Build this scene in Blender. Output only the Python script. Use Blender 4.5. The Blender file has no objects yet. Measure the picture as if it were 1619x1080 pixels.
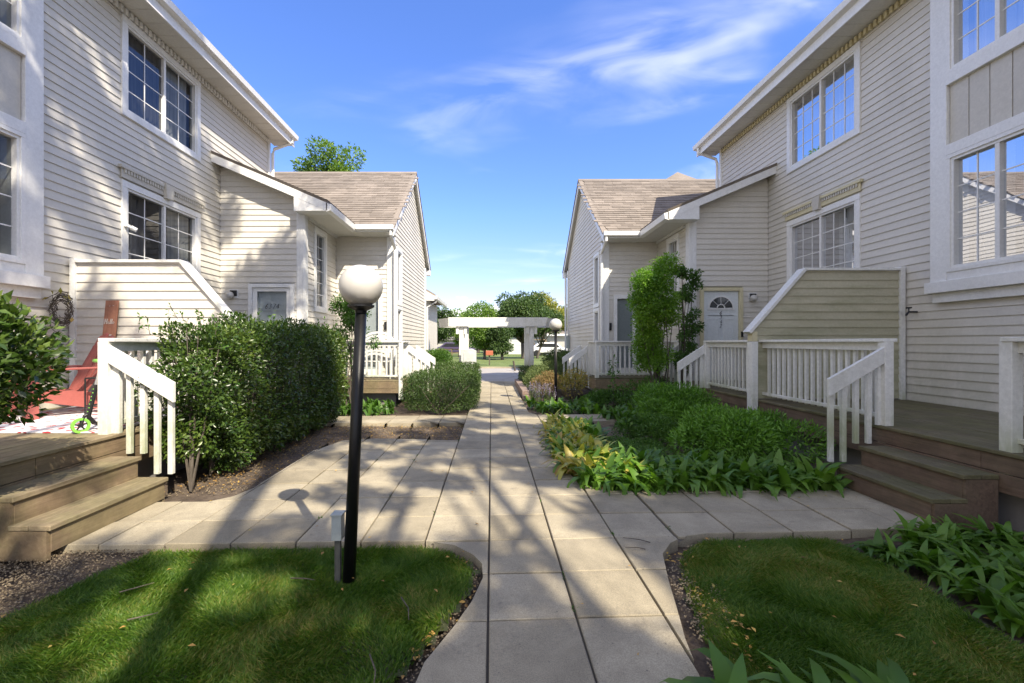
import bpy, bmesh, math, random
import numpy as np
from mathutils import Vector, Matrix

random.seed(7)
RS = np.random.RandomState(11)
SC = bpy.context.scene
COL = SC.collection
rad = math.radians

# ------------------------------------------------------------ camera
cam_d = bpy.data.cameras.new('camera')
cam_d.sensor_width = 36
cam_d.lens = 36 * 700 / 1619
cam_d.shift_x = 32.5 / 1619
cam_d.shift_y = 2.0 / 1619
cam_d.clip_start = 0.05
cam_d.clip_end = 2000
cam = bpy.data.objects.new('camera', cam_d)
COL.objects.link(cam)
cam.location = (0, 0, 1.42)
cam.rotation_euler = (rad(90), 0, 0)
SC.camera = cam

# ------------------------------------------------------------ light
SUN_DIR = Vector((0.60, -0.82, 1.0)).normalized()      # towards the sun
sun_d = bpy.data.lights.new('sun', 'SUN')
sun_d.energy = 3.3
sun_d.angle = rad(0.55)
sun_d.color = (1.0, 0.95, 0.86)
sun = bpy.data.objects.new('sun', sun_d)
COL.objects.link(sun)
sun.rotation_euler = (-SUN_DIR).to_track_quat('-Z', 'Y').to_euler()

W = bpy.data.worlds.new('World')
SC.world = W
W.use_nodes = True
nt = W.node_tree
for n in list(nt.nodes):
    nt.nodes.remove(n)
wo = nt.nodes.new('ShaderNodeOutputWorld')
bg = nt.nodes.new('ShaderNodeBackground')
bg.inputs['Strength'].default_value = 0.15
sky = nt.nodes.new('ShaderNodeTexSky')
sky.sky_type = 'NISHITA'
sky.sun_disc = False
sky.sun_elevation = math.asin(SUN_DIR.z)
sky.sun_rotation = math.atan2(SUN_DIR.x, SUN_DIR.y)
sky.air_density = 1.0
sky.dust_density = 0.15
sky.ozone_density = 3.0
hs = nt.nodes.new('ShaderNodeHueSaturation')
hs.inputs['Saturation'].default_value = 1.25
hs.inputs['Hue'].default_value = 0.512
nt.links.new(sky.outputs[0], hs.inputs['Color'])
tc = nt.nodes.new('ShaderNodeTexCoord')
sep = nt.nodes.new('ShaderNodeSeparateXYZ')
nt.links.new(tc.outputs['Generated'], sep.inputs[0])
def nmath(tree, op, a, b=None, c=None, clamp=False):
    n = tree.nodes.new('ShaderNodeMath'); n.operation = op; n.use_clamp = clamp
    for i, v in enumerate((a, b, c)):
        if v is None: continue
        if isinstance(v, (int, float)): n.inputs[i].default_value = v
        else: tree.links.new(v, n.inputs[i])
    return n.outputs[0]
zc = nmath(nt, 'MAXIMUM', sep.outputs['Z'], 0.0)
den = nmath(nt, 'ADD', zc, 0.16)
cu = nmath(nt, 'DIVIDE', sep.outputs['X'], den)
cv = nmath(nt, 'DIVIDE', sep.outputs['Y'], den)
cx = nt.nodes.new('ShaderNodeCombineXYZ')
nt.links.new(cu, cx.inputs[0]); nt.links.new(cv, cx.inputs[1])
def cloud_noise(scale, loc, rot, detail, dist, strx, stry):
    mp = nt.nodes.new('ShaderNodeMapping')
    mp.inputs['Location'].default_value = loc
    mp.inputs['Rotation'].default_value = (0, 0, rad(rot))
    mp.inputs['Scale'].default_value = (strx, stry, 1)
    nt.links.new(cx.outputs[0], mp.inputs['Vector'])
    nz = nt.nodes.new('ShaderNodeTexNoise')
    nz.inputs['Scale'].default_value = scale
    nz.inputs['Detail'].default_value = detail
    nz.inputs['Roughness'].default_value = 0.52
    nz.inputs['Distortion'].default_value = dist
    nt.links.new(mp.outputs[0], nz.inputs['Vector'])
    return nz.outputs['Fac']
def mrange(tree, v, a, b, lo=0.0, hi=1.0, smooth=True):
    n = tree.nodes.new('ShaderNodeMapRange')
    n.interpolation_type = 'SMOOTHSTEP' if smooth else 'LINEAR'
    tree.links.new(v, n.inputs['Value'])
    for k, x in zip(('From Min', 'From Max', 'To Min', 'To Max'), (a, b, lo, hi)):
        n.inputs[k].default_value = x
    return n.outputs[0]
n1 = cloud_noise(0.9, (4.25, 0.18, 0), 20, 4, 0.5, 1.0, 1.9)
n2 = cloud_noise(2.6, (0.4, 5.2, 0), 35, 7, 0.9, 0.8, 1.8)
m1 = mrange(nt, n1, 0.48, 0.80)
m2 = mrange(nt, n2, 0.36, 0.72)
cl = nmath(nt, 'MULTIPLY', m1, m2)
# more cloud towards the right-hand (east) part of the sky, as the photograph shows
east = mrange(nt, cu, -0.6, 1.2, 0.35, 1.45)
fill_cloud = mrange(nt, cv, 1.0, -0.4, 0.0, 0.42)  # extra cloud added overhead and behind the camera, out of view, to lift the shade
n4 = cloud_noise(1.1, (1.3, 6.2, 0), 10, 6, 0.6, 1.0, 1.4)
cl = nmath(nt, 'ADD', nmath(nt, 'MULTIPLY', nmath(nt, 'MULTIPLY', cl, east), 0.7), nmath(nt, 'MULTIPLY', fill_cloud, mrange(nt, n4, 0.25, 0.7, 0.5, 2.2)), clamp=True)
# low cumulus bank near the horizon
n3 = cloud_noise(1.7, (8.3, 2.2, 0), 0, 6, 0.1, 1.0, 0.5)
lowm = mrange(nt, sep.outputs['Z'], 0.16, 0.05)
cl3 = nmath(nt, 'MULTIPLY', mrange(nt, n3, 0.52, 0.62), lowm)
veil = nmath(nt, 'ADD', 0.012, nmath(nt, 'MULTIPLY', mrange(nt, sep.outputs['Z'], 0.30, 0.0), 0.08))
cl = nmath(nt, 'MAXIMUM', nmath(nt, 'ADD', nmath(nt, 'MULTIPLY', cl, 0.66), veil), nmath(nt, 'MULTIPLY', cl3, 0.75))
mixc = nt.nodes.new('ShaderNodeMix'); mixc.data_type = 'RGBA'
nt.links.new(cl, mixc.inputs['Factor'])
tint = nt.nodes.new('ShaderNodeValToRGB')
te = tint.color_ramp.elements
te[0].position, te[0].color = 0.0, (0.42, 0.345, 0.46, 1)
te[1].position, te[1].color = 0.75, (0.78, 0.80, 0.93, 1)
e_ = te.new(0.28); e_.color = (0.66, 0.68, 0.80, 1)
nt.links.new(sep.outputs['Z'], tint.inputs[0])
tm = nt.nodes.new('ShaderNodeMix'); tm.data_type = 'RGBA'; tm.blend_type = 'MULTIPLY'; tm.inputs['Factor'].default_value = 1.0
nt.links.new(hs.outputs[0], tm.inputs[6]); nt.links.new(tint.outputs[0], tm.inputs[7])
nt.links.new(tm.outputs[2], mixc.inputs[6])
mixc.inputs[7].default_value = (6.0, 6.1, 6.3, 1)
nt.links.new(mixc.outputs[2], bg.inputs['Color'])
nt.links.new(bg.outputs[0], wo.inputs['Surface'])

SC.view_settings.view_transform = 'Standard'
SC.view_settings.look = 'None'
SC.view_settings.gamma = 1
SC.view_settings.use_curve_mapping = False
SC.view_settings.use_white_balance = True
SC.view_settings.white_balance_temperature = 7300
SC.view_settings.white_balance_tint = 10
SC.view_settings.exposure = 1.47
SC.cycles.max_bounces = 8
SC.cycles.transparent_max_bounces = 16
SC.cycles.caustics_reflective = False
SC.cycles.caustics_refractive = False

# ------------------------------------------------------------ materials
def new_mat(name):
    m = bpy.data.materials.new(name); m.use_nodes = True
    return m, m.node_tree, m.node_tree.nodes['Principled BSDF']
def world_pos(t, scale=(1, 1, 1)):
    g = t.nodes.new('ShaderNodeNewGeometry')
    mp = t.nodes.new('ShaderNodeMapping'); mp.inputs['Scale'].default_value = scale
    t.links.new(g.outputs['Position'], mp.inputs['Vector'])
    return mp.outputs[0]
def noise(t, vec, scale, detail=4, rough=0.6, dist=0.0):
    n = t.nodes.new('ShaderNodeTexNoise')
    n.inputs['Scale'].default_value = scale; n.inputs['Detail'].default_value = detail
    n.inputs['Roughness'].default_value = rough; n.inputs['Distortion'].default_value = dist
    t.links.new(vec, n.inputs['Vector'])
    return n.outputs['Fac']
def mix(t, fac, a, b, mode='MIX'):
    n = t.nodes.new('ShaderNodeMix'); n.data_type = 'RGBA'; n.blend_type = mode
    if isinstance(fac, (int, float)): n.inputs['Factor'].default_value = fac
    else: t.links.new(fac, n.inputs['Factor'])
    for i, v in ((6, a), (7, b)):
        if isinstance(v, tuple): n.inputs[i].default_value = (*v, 1) if len(v) == 3 else v
        else: t.links.new(v, n.inputs[i])
    return n.outputs[2]
def bump(t, h, strength, dist, bsdf):
    b = t.nodes.new('ShaderNodeBump'); b.inputs['Strength'].default_value = strength
    b.inputs['Distance'].default_value = dist
    t.links.new(h, b.inputs['Height']); t.links.new(b.outputs[0], bsdf.inputs['Normal'])
def obj_rand(t):
    return t.nodes.new('ShaderNodeObjectInfo').outputs['Random']
def isl_rand(t):
    return t.nodes.new('ShaderNodeNewGeometry').outputs['Random Per Island']
def ramp(t, fac, stops):
    r = t.nodes.new('ShaderNodeValToRGB')
    e = r.color_ramp.elements
    e[0].position, e[0].color = stops[0][0], (*stops[0][1], 1)
    e[1].position, e[1].color = stops[-1][0], (*stops[-1][1], 1)
    for p, c in stops[1:-1]:
        x = e.new(p); x.color = (*c, 1)
    t.links.new(fac, r.inputs[0])
    return r.outputs[0]

def mat_painted(name, c, grime=None, gf=0.5, rough=0.5, scale=1.3, streak=(1, 1, 1), rnd=0.06, bs=0.06, fine=0.12, green_low=None):
    """painted / vinyl surface: base colour, per-piece variation, patchy grime, fine speckle"""
    m, t, b = new_mat(name)
    col = mix(t, mrange(t, obj_rand(t), 0, 1, 0, 1, False), tuple(x * (1 - rnd) for x in c), tuple(min(1, x * (1 + rnd)) for x in c))
    p = world_pos(t, streak)
    if grime:
        f = mrange(t, noise(t, p, scale, 7, 0.7), 0.42, 0.8)
        col = mix(t, nmath(t, 'MULTIPLY', f, gf), col, grime)
    sp = mrange(t, noise(t, world_pos(t), 26, 3, 0.75), 0.3, 0.75, 1 - fine, 1.0)
    col = mix(t, 1.0, col, sp, 'MULTIPLY')
    if green_low:
        sz = t.nodes.new('ShaderNodeSeparateXYZ')
        g = t.nodes.new('ShaderNodeNewGeometry'); t.links.new(g.outputs['Position'], sz.inputs[0])
        f2 = mrange(t, sz.outputs['Z'], green_low[1], green_low[0])
        f3 = nmath(t, 'MULTIPLY', f2, mrange(t, noise(t, p, 3.0, 6, 0.7), 0.35, 0.62))
        col = mix(t, nmath(t, 'MULTIPLY', f3, green_low[3]), col, green_low[2])
    t.links.new(col, b.inputs['Base Color'])
    b.inputs['Roughness'].default_value = rough
    if bs: bump(t, noise(t, world_pos(t, streak), 40, 4, 0.6), bs, 0.01, b)
    return m

def mat_wood(name, c1, c2, c3, along='y', moss=None, mf=0.7, rough=0.75):
    m, t, b = new_mat(name)
    s = {'y': (14, 0.9, 14), 'x': (0.9, 14, 14), 'z': (14, 14, 0.9)}[along]
    p = world_pos(t, s)
    g = noise(t, p, 2.2, 8, 0.72, 0.6)
    col = ramp(t, g, [(0.3, c1), (0.52, c2), (0.75, c3)])
    col = mix(t, mrange(t, obj_rand(t), 0, 1, 0, 0.35, False), col, c1)
    if moss:
        f = mrange(t, noise(t, world_pos(t), 2.1, 7, 0.7), 0.36, 0.62)
        col = mix(t, nmath(t, 'MULTIPLY', f, mf), col, moss)
    st = mrange(t, noise(t, world_pos(t), 5, 5, 0.7), 0.35, 0.7, 0.72, 1.0)
    col = mix(t, 1.0, col, st, 'MULTIPLY')
    t.links.new(col, b.inputs['Base Color'])
    b.inputs['Roughness'].default_value = rough
    bump(t, g, 0.5, 0.004, b)
    return m

def mat_leaf(name, cols, trans=0.35, rough=0.45, spec=0.4, per='isl', clump=1.2, tint=(1.35, 1.3, 1.1)):
    m, t, b = new_mat(name)
    r = isl_rand(t) if per == 'isl' else obj_rand(t)
    nz = noise(t, world_pos(t), clump, 3, 0.6)
    f = nmath(t, 'ADD', nmath(t, 'MULTIPLY', r, 0.6), nmath(t, 'MULTIPLY', mrange(t, nz, 0.3, 0.7), 0.4))
    n = len(cols)
    col = ramp(t, f, [(i / (n - 1), tuple(a * k for a, k in zip(c, tint))) for i, c in enumerate(cols)])
    t.links.new(col, b.inputs['Base Color'])
    b.inputs['Roughness'].default_value = rough
    b.inputs['Specular IOR Level'].default_value = spec
    tr = t.nodes.new('ShaderNodeBsdfTranslucent')
    tcol = mix(t, 1.0, col, (1.25, 1.5, 0.55), 'MULTIPLY')
    t.links.new(tcol, tr.inputs['Color'])
    ms = t.nodes.new('ShaderNodeMixShader'); ms.inputs[0].default_value = trans
    t.links.new(b.outputs[0], ms.inputs[1]); t.links.new(tr.outputs[0], ms.inputs[2])
    t.links.new(ms.outputs[0], t.nodes['Material Output'].inputs['Surface'])
    return m

def mat_plain(name, c, rough=0.5, metal=0.0, spec=0.5, var=0.1, scale=8, bs=0.0, emis=None):
    m, t, b = new_mat(name)
    f = mrange(t, noise(t, world_pos(t), scale, 5, 0.7), 0.3, 0.75, 1 - var, 1.0)
    col = mix(t, 1.0, c, f, 'MULTIPLY')
    t.links.new(col, b.inputs['Base Color'])
    b.inputs['Roughness'].default_value = rough; b.inputs['Metallic'].default_value = metal
    b.inputs['Specular IOR Level'].default_value = spec
    if bs: bump(t, noise(t, world_pos(t), scale * 6, 4), bs, 0.005, b)
    return m

M = {}
SID = (0.63, 0.60, 0.535)
M['siding'] = mat_painted('vinyl_siding', SID, (0.36, 0.34, 0.28), 0.35, 0.55, 1.1, (1, 1, 0.5), 0.035, 0.03, 0.08, (0.5, 1.9, (0.27, 0.29, 0.20), 0.35))
M['siding_moss'] = mat_painted('mossy_vinyl_siding', (0.46, 0.43, 0.31), (0.20, 0.21, 0.10), 0.85, 0.6, 1.6, (0.6, 1, 2.6), 0.05, 0.03, 0.12, (0.5, 2.4, (0.22, 0.24, 0.13), 0.55))
M['bead'] = mat_painted('panel_board', (0.56, 0.53, 0.46), (0.4, 0.38, 0.32), 0.3, 0.5, 2, (1, 1, 0.3), 0.03, 0.02)
M['white'] = mat_painted('white_trim_paint', (0.78, 0.78, 0.76), (0.5, 0.49, 0.42), 0.28, 0.4, 2.2, (1, 1, 0.4), 0.02, 0.03)
M['white_rail'] = mat_painted('weathered_white_paint', (0.74, 0.74, 0.71), (0.42, 0.42, 0.32), 0.5, 0.5, 3.4, (1, 1, 0.35), 0.06, 0.08, 0.16, (0.45, 0.95, (0.26, 0.30, 0.12), 0.75))
M['cream'] = mat_painted('cream_door_casing', (0.62, 0.56, 0.36), (0.45, 0.4, 0.25), 0.3, 0.5, 3)
M['door'] = mat_painted('white_steel_door', (0.70, 0.74, 0.74), (0.5, 0.52, 0.5), 0.2, 0.35, 2, rnd=0.0, bs=0)
M['backing'] = mat_plain('wall_sheathing', (0.32, 0.30, 0.26), 0.9, scale=3)
M['soffit'] = mat_painted('soffit_panel', (0.66, 0.65, 0.60), (0.45, 0.44, 0.38), 0.3, 0.5, 2, rnd=0.03)
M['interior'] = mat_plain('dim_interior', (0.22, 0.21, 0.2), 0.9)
M['metal'] = mat_plain('dull_metal', (0.45, 0.46, 0.47), 0.4, 0.8, scale=20)
M['dark'] = mat_plain('black_plastic', (0.015, 0.015, 0.017), 0.4, scale=20)
M['blackpaint'] = mat_plain('black_post_paint', (0.008, 0.0085, 0.009), 0.38, spec=0.3, var=0.35, scale=7, bs=0.05)
M['greybox'] = mat_plain('grey_utility_paint', (0.36, 0.40, 0.39), 0.5, var=0.2, scale=9)

# shingles
m, t, b = new_mat('asphalt_shingle')
r = nmath(t, 'ADD', nmath(t, 'MULTIPLY', isl_rand(t), 0.5), nmath(t, 'MULTIPLY', obj_rand(t), 0.5))
col = ramp(t, r, [(0.1, (0.17, 0.142, 0.118)), (0.45, (0.235, 0.20, 0.168)), (0.9, (0.31, 0.265, 0.225))])
col = mix(t, 1.0, col, mrange(t, noise(t, world_pos(t), 0.7, 5, 0.7), 0.3, 0.7, 0.72, 1.05), 'MULTIPLY')
col = mix(t, 1.0, col, mrange(t, noise(t, world_pos(t), 90, 3, 0.8), 0.3, 0.7, 0.72, 1.1), 'MULTIPLY')
t.links.new(col, b.inputs['Base Color']); b.inputs['Roughness'].default_value = 0.9
M['shingle'] = m

# concrete slabs
m, t, b = new_mat('concrete_slab')
base = mix(t, mrange(t, obj_rand(t), 0, 1, 0, 1, False), (0.32, 0.275, 0.19), (0.43, 0.375, 0.27))
big = mrange(t, noise(t, world_pos(t), 1.7, 7, 0.72, 0.4), 0.32, 0.70, 0.70, 1.06)
base = mix(t, 1.0, base, big, 'MULTIPLY')
spk = mrange(t, noise(t, world_pos(t), 170, 3, 0.8), 0.32, 0.68, 0.72, 1.15)
base = mix(t, 1.0, base, spk, 'MULTIPLY')
stn = mrange(t, noise(t, world_pos(t), 6.5, 6, 0.75, 0.8), 0.56, 0.72)
base = mix(t, nmath(t, 'MULTIPLY', stn, 0.55), base, (0.15, 0.13, 0.105))
pit = mrange(t, noise(t, world_pos(t), 48, 2, 0.5), 0.70, 0.76)
base = mix(t, nmath(t, 'MULTIPLY', pit, 0.7), base, (0.09, 0.08, 0.07))
t.links.new(base, b.inputs['Base Color']); b.inputs['Roughness'].default_value = 0.88
bump(t, noise(t, world_pos(t), 110, 5, 0.8), 0.35, 0.004, b)
M['slab'] = m
M['joint'] = mat_plain('dirt_joint', (0.11, 0.09, 0.065), 0.95, scale=14)

# soil
m, t, b = new_mat('soil')
n_ = noise(t, world_pos(t), 9, 9, 0.78, 0.3)
col = ramp(t, n_, [(0.3, (0.055, 0.040, 0.028)), (0.5, (0.13, 0.095, 0.068)), (0.7, (0.22, 0.17, 0.125))])
col = mix(t, 1.0, col, mrange(t, noise(t, world_pos(t), 1.1, 4), 0.3, 0.7, 0.7, 1.15), 'MULTIPLY')
t.links.new(col, b.inputs['Base Color']); b.inputs['Roughness'].default_value = 0.97
bump(t, noise(t, world_pos(t), 22, 8, 0.8), 1.0, 0.03, b)
M['soil'] = m
m, t, b = new_mat('lawn_soil')
n_ = noise(t, world_pos(t), 14, 8, 0.78, 0.3)
col = ramp(t, n_, [(0.3, (0.035, 0.045, 0.014)), (0.55, (0.07, 0.08, 0.03)), (0.75, (0.15, 0.125, 0.07))])
t.links.new(col, b.inputs['Base Color']); b.inputs['Roughness'].default_value = 0.97
bump(t, noise(t, world_pos(t), 30, 8, 0.8), 0.8, 0.02, b)
M['lawn_soil'] = m
m, t, b = new_mat('far_grass')
n_ = noise(t, world_pos(t), 0.35, 9, 0.7)
col = ramp(t, n_, [(0.3, (0.075, 0.115, 0.025)), (0.55, (0.13, 0.175, 0.045)), (0.75, (0.22, 0.22, 0.09))])
t.links.new(col, b.inputs['Base Color']); b.inputs['Roughness'].default_value = 0.95
bump(t, noise(t, world_pos(t), 9, 8, 0.8), 0.8, 0.1, b)
M['far_grass'] = m
m, t, b = new_mat('asphalt_road')
n_ = noise(t, world_pos(t), 0.6, 8, 0.7)
col = ramp(t, n_, [(0.3, (0.27, 0.25, 0.225)), (0.7, (0.37, 0.345, 0.31))])
cr = t.nodes.new('ShaderNodeTexVoronoi'); cr.feature = 'DISTANCE_TO_EDGE'; cr.inputs['Scale'].default_value = 0.35
t.links.new(world_pos(t), cr.inputs['Vector'])
col = mix(t, mrange(t, cr.outputs['Distance'], 0.006, 0.0), col, (0.12, 0.11, 0.10))
t.links.new(col, b.inputs['Base Color']); b.inputs['Roughness'].default_value = 0.92
M['road'] = m

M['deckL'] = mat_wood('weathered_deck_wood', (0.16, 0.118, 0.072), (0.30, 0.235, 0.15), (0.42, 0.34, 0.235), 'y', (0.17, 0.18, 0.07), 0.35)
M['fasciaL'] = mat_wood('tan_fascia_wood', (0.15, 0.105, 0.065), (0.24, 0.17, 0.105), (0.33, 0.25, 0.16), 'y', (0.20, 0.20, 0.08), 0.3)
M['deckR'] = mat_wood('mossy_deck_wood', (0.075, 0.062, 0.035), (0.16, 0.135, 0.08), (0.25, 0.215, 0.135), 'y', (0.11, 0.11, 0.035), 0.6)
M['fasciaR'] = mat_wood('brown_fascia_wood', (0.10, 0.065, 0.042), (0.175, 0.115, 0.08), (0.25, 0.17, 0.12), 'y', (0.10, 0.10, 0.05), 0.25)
M['bark'] = mat_wood('bark', (0.05, 0.04, 0.03), (0.11, 0.09, 0.07), (0.18, 0.15, 0.12), 'z')

# glass: fresnel mix of mirror and see-through
def mat_glass(name, tint, extra):
    m, t, b = new_mat(name)
    t.nodes.remove(b)
    tr = t.nodes.new('ShaderNodeBsdfTransparent'); tr.inputs[0].default_value = (*tint, 1)
    gl = t.nodes.new('ShaderNodeBsdfGlossy'); gl.inputs['Roughness'].default_value = 0.015
    gl.inputs['Color'].default_value = (0.92, 0.94, 1.0, 1)
    fr = t.nodes.new('ShaderNodeFresnel'); fr.inputs['IOR'].default_value = 1.6
    bp = t.nodes.new('ShaderNodeBump'); bp.inputs['Strength'].default_value = 0.05; bp.inputs['Distance'].default_value = 0.02
    t.links.new(noise(t, world_pos(t), 1.4, 2), bp.inputs['Height'])
    t.links.new(bp.outputs[0], gl.inputs['Normal'])
    f = nmath(t, 'ADD', nmath(t, 'MULTIPLY', fr.outputs[0], 0.6), extra, clamp=True)
    ms = t.nodes.new('ShaderNodeMixShader')
    t.links.new(f, ms.inputs[0]); t.links.new(tr.outputs[0], ms.inputs[1]); t.links.new(gl.outputs[0], ms.inputs[2])
    t.links.new(ms.outputs[0], t.nodes['Material Output'].inputs['Surface'])
    return m
M['glass'] = mat_glass('window_glass', (0.66, 0.69, 0.70), 0.0)
M['glass_screen'] = mat_glass('screened_window_glass', (0.34, 0.35, 0.37), 0.05)
m, t, b = new_mat('sheer_curtain')
col = mix(t, mrange(t, noise(t, world_pos(t, (9, 9, 0.3)), 3, 3), 0.3, 0.7), (0.42, 0.43, 0.44), (0.62, 0.62, 0.62))
t.links.new(col, b.inputs['Base Color']); b.inputs['Roughness'].default_value = 0.9
M['curtain'] = m
m, t, b = new_mat('frosted_globe')
b.inputs['Base Color'].default_value = (0.6, 0.59, 0.56, 1)
b.inputs['Roughness'].default_value = 0.28
b.inputs['Subsurface Weight'].default_value = 0.25
b.inputs['Subsurface Radius'].default_value = (0.05, 0.05, 0.05)
gz = t.nodes.new('ShaderNodeSeparateXYZ'); tcg = t.nodes.new('ShaderNodeTexCoord')
t.links.new(tcg.outputs['Object'], gz.inputs[0])
dirt = nmath(t, 'MULTIPLY', mrange(t, gz.outputs['Z'], -0.03, -0.125), mrange(t, noise(t, world_pos(t), 30, 5, 0.7), 0.25, 0.6))
cc = mix(t, nmath(t, 'MULTIPLY', dirt, 0.6), (0.50, 0.485, 0.45), (0.26, 0.22, 0.14))
t.links.new(cc, b.inputs['Base Color'])
M['globe'] = m

# foliage
M['hedge'] = mat_leaf('hedge_leaf', [(0.012, 0.030, 0.008), (0.030, 0.066, 0.014), (0.060, 0.105, 0.022), (0.11, 0.15, 0.035)], 0.25, 0.32, 0.5)
M['boxhedge'] = mat_leaf('clipped_yew_leaf', [(0.014, 0.036, 0.008), (0.034, 0.068, 0.015), (0.062, 0.105, 0.024)], 0.2, 0.5)
M['yew'] = mat_leaf('spreading_yew_leaf', [(0.045, 0.115, 0.014), (0.08, 0.19, 0.024), (0.125, 0.26, 0.04)], 0.25, 0.45)
M['juniper'] = mat_leaf('juniper_leaf', [(0.05, 0.085, 0.03), (0.09, 0.13, 0.05), (0.15, 0.18, 0.08)], 0.2, 0.6)
M['hosta'] = mat_leaf('broad_leaf', [(0.030, 0.080, 0.010), (0.055, 0.13, 0.017), (0.10, 0.19, 0.028)], 0.3, 0.45, 0.4)
M['hosta_sunlit'] = mat_leaf('sunlit_broad_leaf', [(0.11, 0.17, 0.03), (0.22, 0.26, 0.05), (0.34, 0.30, 0.08), (0.25, 0.13, 0.05)], 0.35, 0.4)  # sunlight painted into the leaf colour as brighter yellow
M['bright'] = mat_leaf('bright_leaf', [(0.05, 0.13, 0.015), (0.10, 0.21, 0.025), (0.17, 0.28, 0.04)], 0.4, 0.4)
M['shrub'] = mat_leaf('shrub_leaf', [(0.022, 0.065, 0.012), (0.045, 0.11, 0.02), (0.085, 0.17, 0.035)], 0.35, 0.4)
M['gold'] = mat_leaf('golden_leaf', [(0.10, 0.13, 0.03), (0.22, 0.2, 0.05), (0.34, 0.22, 0.09)], 0.3, 0.5)
M['rusty'] = mat_leaf('rusty_leaf', [(0.14, 0.10, 0.05), (0.24, 0.15, 0.09), (0.12, 0.14, 0.05)], 0.2, 0.7)
M['tree_dark'] = mat_leaf('dark_tree_leaf', [(0.024, 0.050, 0.018), (0.045, 0.085, 0.028), (0.075, 0.12, 0.04)], 0.25, 0.5, clump=0.35)
M['tree_mid'] = mat_leaf('green_tree_leaf', [(0.05, 0.10, 0.02), (0.09, 0.165, 0.032), (0.15, 0.23, 0.05)], 0.35, 0.5, clump=0.35)
M['tree_yellow'] = mat_leaf('yellowing_tree_leaf', [(0.10, 0.13, 0.03), (0.19, 0.20, 0.05), (0.28, 0.25, 0.07)], 0.35, 0.5, clump=0.35)
M['grass'] = mat_leaf('grass_blade', [(0.022, 0.060, 0.007), (0.042, 0.105, 0.012), (0.090, 0.150, 0.024), (0.25, 0.20, 0.08)], 0.35, 0.5, 0.3, clump=1.6)
M['litter'] = mat_leaf('dry_leaf', [(0.12, 0.07, 0.03), (0.26, 0.15, 0.05), (0.38, 0.24, 0.08), (0.2, 0.2, 0.06)], 0.15, 0.7)
M['flower'] = mat_leaf('lavender_flower', [(0.20, 0.16, 0.32), (0.32, 0.27, 0.45)], 0.2, 0.7)

# ------------------------------------------------------------ object helpers
WL = {}            # world location of every root / part with children
def link(o, parent=None, loc=(0, 0, 0)):
    COL.objects.link(o)
    loc = Vector(loc)
    if parent is not None:
        o.parent = parent
        o.location = loc - WL[parent.name]
    else:
        o.location = loc
    WL[o.name] = loc
    return o
def tag(o, label=None, cat=None, group=None, kind=None):
    if label: o['label'] = label
    if cat: o['category'] = cat
    if group: o['group'] = group
    if kind: o['kind'] = kind
    return o
def thing(name, label, cat, loc, group=None):
    o = bpy.data.objects.new(name, None)
    o.empty_display_size = 0.2
    link(o, None, loc)
    return tag(o, label, cat, group)

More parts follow.
